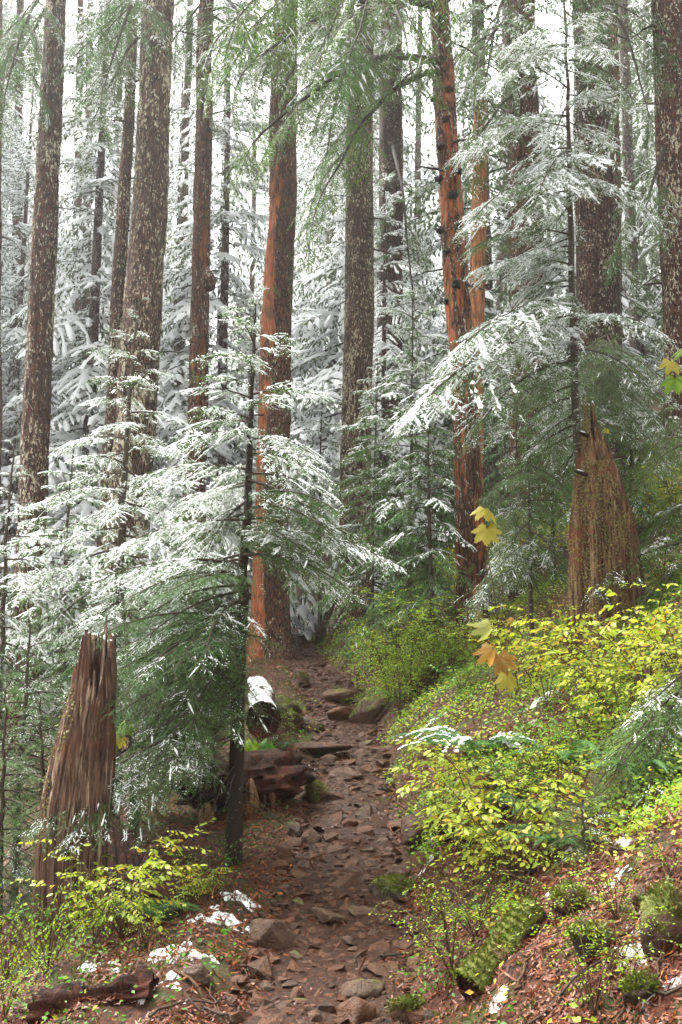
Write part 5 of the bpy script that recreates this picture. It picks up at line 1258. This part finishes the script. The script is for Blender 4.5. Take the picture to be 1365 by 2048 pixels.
# ------------------------------------------------------------------ the ground's own cover
r = np.random.default_rng(91)
def scatter(n, y0=3.4, y1=24, pw=1.6):
    y = y0 + (y1 - y0) * r.random(n) ** pw; x = r.uniform(-.45, .56, n) * y
    return x, y
def gnorm(x, y, e=.05):
    return nrm(np.stack([-(H(x + e, y) - H(x - e, y)) / (2 * e), -(H(x, y + e) - H(x, y - e)) / (2 * e), np.ones_like(x)], -1))
def topix(x, y, z):
    dz = z - CAMZ; c = y * CS + dz * SN; v = -y * SN + dz * CS; return 682.5 + F * x / c, 1024 - F * v / c
def inlow(px, py): return sstep(1440, 1580, py) * sstep(990, 1100, px)
def inred(px, py):      # the lower right bank and the hollow on the left carry bare red litter
    return np.clip(sstep(1600, 1760, py) * sstep(980, 1080, px) + sstep(1690, 1800, py) * sstep(740, 800, px) * (px < 1000) * .7, 0, 1)
# moss
x, y = scatter(130000); u = np.abs(x - XC(y)) - HW(y); z = H(x, y); px, py = topix(x, y, z); mz = fbm(x * 1.6, y * 1.6, s=61, o=4)
keep = (u > .05) & (mz > np.where(x > XC(y), -.10, .02) + .42 * inred(px, py) - .35 * np.exp(-((u - .15) / .25) ** 2)) & (r.random(len(x)) < .9)
x, y, z = x[keep], y[keep], z[keep]; n = len(x); gn = gnorm(x, y)
V, T, kk = stamp([(0, -.5, 0), (0, .5, 0), (1, 0, 0)], [(0, 1, 2)], np.stack([x, y, z - .004], -1), gn + r.normal(0, .55, (n, 3)), r.normal(size=(n, 3)), r.uniform(.014, .034, n) * (1 + y * .03), r.uniform(.008, .016, n) * (1 + y * .05))
link('moss', MB().add(V, T, 0, np.repeat(np.clip(.4 + .35 * fbm(x * 3, y * 3, s=4, o=2) + r.normal(0, .15, n), 0, .99), kk)).mesh('moss', M_moss), kind='stuff')
# fallen needles, bark bits and twigs
x, y = scatter(190000); u = np.abs(x - XC(y)) - HW(y); lz = fbm(x * 2.1, y * 2.1, s=66, o=3); z = H(x, y); px, py = topix(x, y, z)
keep = (((u > -.02) & (lz > .05 - .7 * inred(px, py) - .25 * (x < XC(y)))) | ((u > -.45) & (r.random(len(x)) < .12 + .5 * (u > -.15) * (fbm(x * 5, y * 5, s=68, o=2) > 0))))
x, y, z, u = x[keep], y[keep], z[keep], u[keep]; n = len(x); gn = gnorm(x, y); tang = np.cross(gn, r.normal(size=(n, 3))) + gn * r.normal(.08, .22, (n, 1))
sz = r.uniform(.012, .042, n) * (1 + y * .03) * np.where(r.random(n) < .05, 2.4, 1)
V, T, kk = stamp([(0, -.5, 0), (.1, .5, 0), (1, .3, .12), (.9, -.4, 0)], [(0, 1, 2), (0, 2, 3)], np.stack([x, y, z + .006 + .008 * r.random(n)], -1), tang, gn + r.normal(0, .35, (n, 3)), sz, r.uniform(.0035, .010, n) * (1 + y * .04), sz)
link('fallen_litter', MB().add(V, T, 0, np.repeat(np.clip(r.beta(1.3, 1.6, n), 0, .999), kk)).mesh('fallen_litter', M_litter), kind='stuff')
# low leafy ground cover
def cover(n, test, ll, mat, name, s, hmax=.10, clump=3):
    x, y = scatter(n); u = x - XC(y); z = H(x, y); px, py = topix(x, y, z); k = test(x, y, u, px, py); x, y, z = x[k], y[k], z[k]
    x, y, z = (np.repeat(q, clump) for q in (x, y, z)); n = len(x); x = x + r.normal(0, .03, n); y = y + r.normal(0, .03, n); z = H(x, y) + r.uniform(.01, hmax, n)
    D = np.stack([r.normal(size=n), r.normal(size=n), r.normal(-.2, .25, n)], -1); N = gnorm(x, y) + np.stack([0 * x, -.35 + 0 * x, 0 * x], -1) + r.normal(0, .4, (n, 3)); L = ll * r.uniform(.6, 1.3, n) * (1 + y * .02)
    V, T, kk = stamp(*LEAF4, np.stack([x, y, z], -1), D, N, L, L * .62); link(name, MB().add(V, T, 0, np.repeat(np.clip(.5 + .3 * r.normal(size=n), 0, .999), kk)).mesh(name, mat), kind='stuff')
c1 = lambda x, y: fbm(x * 1.1, y * 1.1, s=81, o=3); c2 = lambda x, y: fbm(x * 1.4, y * 1.4, s=82, o=3)
cover(88000, lambda x, y, u, px, py: (u > HW(y) + .10 - .14 * (y > 9)) & (c1(x, y) > -.15 + 1.1 * inred(px, py) + .55 * inlow(px, py)) & (r.random(len(x)) < .8), .027, M_leaf_lime, 'ground_cover', 1)
cover(60000, lambda x, y, u, px, py: (u > HW(y) + .08) & (c2(x, y) > .12 + .6 * inred(px, py) + .55 * inlow(px, py)), .026, M_leaf_green, 'green_ground_cover', 2, .12)
cover(15000, lambda x, y, u, px, py: (u > HW(y) + .2) & (c2(x, y) < .1 - .5 * inred(px, py)), .034, M_leaf_yellow, 'yellow_ground_cover', 3, .16, 2)
cover(9000, lambda x, y, u, px, py: (u < -HW(y) - .08) & (c1(x, y) > .05), .026, M_leaf_green, 'verge_ground_cover', 4, .08)
# thin snow that settled on the ground: ragged sheets that sink into the litter
mb = MB(); bits = []
def snow_sheet(px, py, rx, ry, th):
    g = hit(px, py); d = g[1]; ax = rx * d / F; ay = max(ry * d / F * 2.6, .12); st = .012 * (.5 + d * .09)
    nx, ny = int(2 * ax / st) + 2, int(2 * ay / st) + 2; X, Y = np.meshgrid(g[0] + np.linspace(-ax, ax, nx), g[1] + np.linspace(-ay, ay, ny))
    e = ((X - g[0]) / ax) ** 2 + ((Y - g[1]) / ay) ** 2; n = .8 * fbm(X * 6, Y * 6, s=52, o=4) + .75 * fbm(X * 30, Y * 30, s=53, o=3) - 1.3 * e - th - .15
    n = n - 3 * (np.abs(X - XC(Y)) < HW(Y) * .8)
    Z = H(X, Y) + np.clip(n, -1, .8) * .020 + .003; V = np.stack([X, Y, Z], -1).reshape(-1, 3); fq = grid_faces(ny, nx); k = (n.ravel()[fq] > -.15).any(1); fq = fq[k]
    if len(fq) == 0: return
    q = r.integers(len(V), size=len(V) // 9); q = q[n.ravel()[q] > -.3]; bits.append(V[q] + np.array((0, 0, .004)))
    u, inv = np.unique(fq, return_inverse=True); mb.add(V[u], inv.reshape(fq.shape))
for a in ((430, 1835, 80, 26, -.55), (350, 1905, 100, 18, -.35), (320, 1965, 90, 26, -.30), (480, 1800, 50, 14, -.2), (230, 1925, 70, 12, -.2), (1300, 1905, 80, 16, -.15), (1330, 2005, 70, 14, -.1), (1140, 1760, 60, 14, .1), (1215, 1770, 60, 16, .1), (1010, 2010, 50, 14, .5),
          (1090, 1985, 40, 10, .3), (1090, 1400, 50, 10, -.2), (1060, 1450, 40, 12, 0), (600, 1318, 30, 10, -.3), (845, 1740, 50, 10, .1), (1290, 1860, 40, 30, .1), (1310, 1090, 60, 14, .0), (870, 1440, 40, 10, .1), (620, 1535, 24, 8, .0), (1150, 1700, 40, 10, .2), (1330, 1620, 60, 20, .2), (1240, 1690, 40, 14, .2)):
    snow_sheet(*a)
link('snow_patch', mb.mesh('snow_patch', M_snow), kind='stuff')
bp_ = np.concatenate(bits); n = len(bp_); sz = r.uniform(.012, .035, n)
V, T, kk = stamp([(0, -.5, 0), (.1, .5, 0), (1, .3, .12), (.9, -.4, 0)], [(0, 1, 2), (0, 2, 3)], bp_, np.stack([r.normal(size=n), r.normal(size=n), r.normal(.05, .25, n)], -1), np.stack([r.normal(0, .4, n), r.normal(0, .4, n), np.ones(n)], -1), sz, r.uniform(.004, .010, n), sz)
link('snowy_litter', MB().add(V, T, 0, np.repeat(r.random(n), kk)).mesh('snowy_litter', M_litter), kind='stuff')
a, b_ = hit(70, 2035), hit(310, 1985); log('red_rotten_log', 'crumbling bright red-brown rotten log along the bottom left verge', a + np.array((0, 0, .02)), b_ + np.array((0, 0, .0)), .085, .06, M_rot, 48, False, .6)
# dead sticks lying about
for i in range(46):
    px, py = (r.uniform(760, 1370), r.uniform(1560, 2040)) if i % 3 else (r.uniform(200, 560), r.uniform(1640, 2040)); g = hit(px, py)
    if abs(g[0] - XC(g[1])) < HW(g[1]) * .8: continue
    a = r.uniform(0, 6.28); ln = r.uniform(.15, .55); q = np.linspace(-.5, .5, 9); X = g[0] + math.cos(a) * ln * q + r.normal(0, .010, 9); Y = g[1] + math.sin(a) * ln * q + r.normal(0, .010, 9); Z = H(X, Y) + .014 + r.normal(0, .006, 9) + .02 * r.random()
    V, Q = tube(np.stack([X, Y, Z], -1) - g, np.linspace(.007, .003, 9) * r.uniform(.6, 1.4), 5); mb = MB().add(V, Q)
    thing('fallen_stick', 'thin dead stick lying in the red litter', 'stick', g, 'dead sticks lying in the litter', mb.mesh('fallen_stick', M_twig if i % 2 else M_stem))

# ------------------------------------------------------------------ the winter air
if HAZE > 0:
    bm = bmesh.new(); bmesh.ops.create_cube(bm, size=1); me = bpy.data.meshes.new('haze'); bm.to_mesh(me); bm.free()
    hz = bpy.data.objects.new('haze', me); COL.objects.link(hz); hz.location = (0, 95, 20); hz.scale = (310, 260, 120); hz['kind'] = 'stuff'
    t = NT('winter_haze'); v = t.n('ShaderNodeVolumePrincipled'); v.inputs['Color'].default_value = (.97, .965, .94, 1); v.inputs['Density'].default_value = HAZE; v.inputs['Anisotropy'].default_value = .62; v.inputs['Density Attribute'].default_value = ''; t.m.cycles.homogeneous_volume = True
    t.L(v.outputs[0], t.out.inputs['Volume']); me.materials.append(t.m)
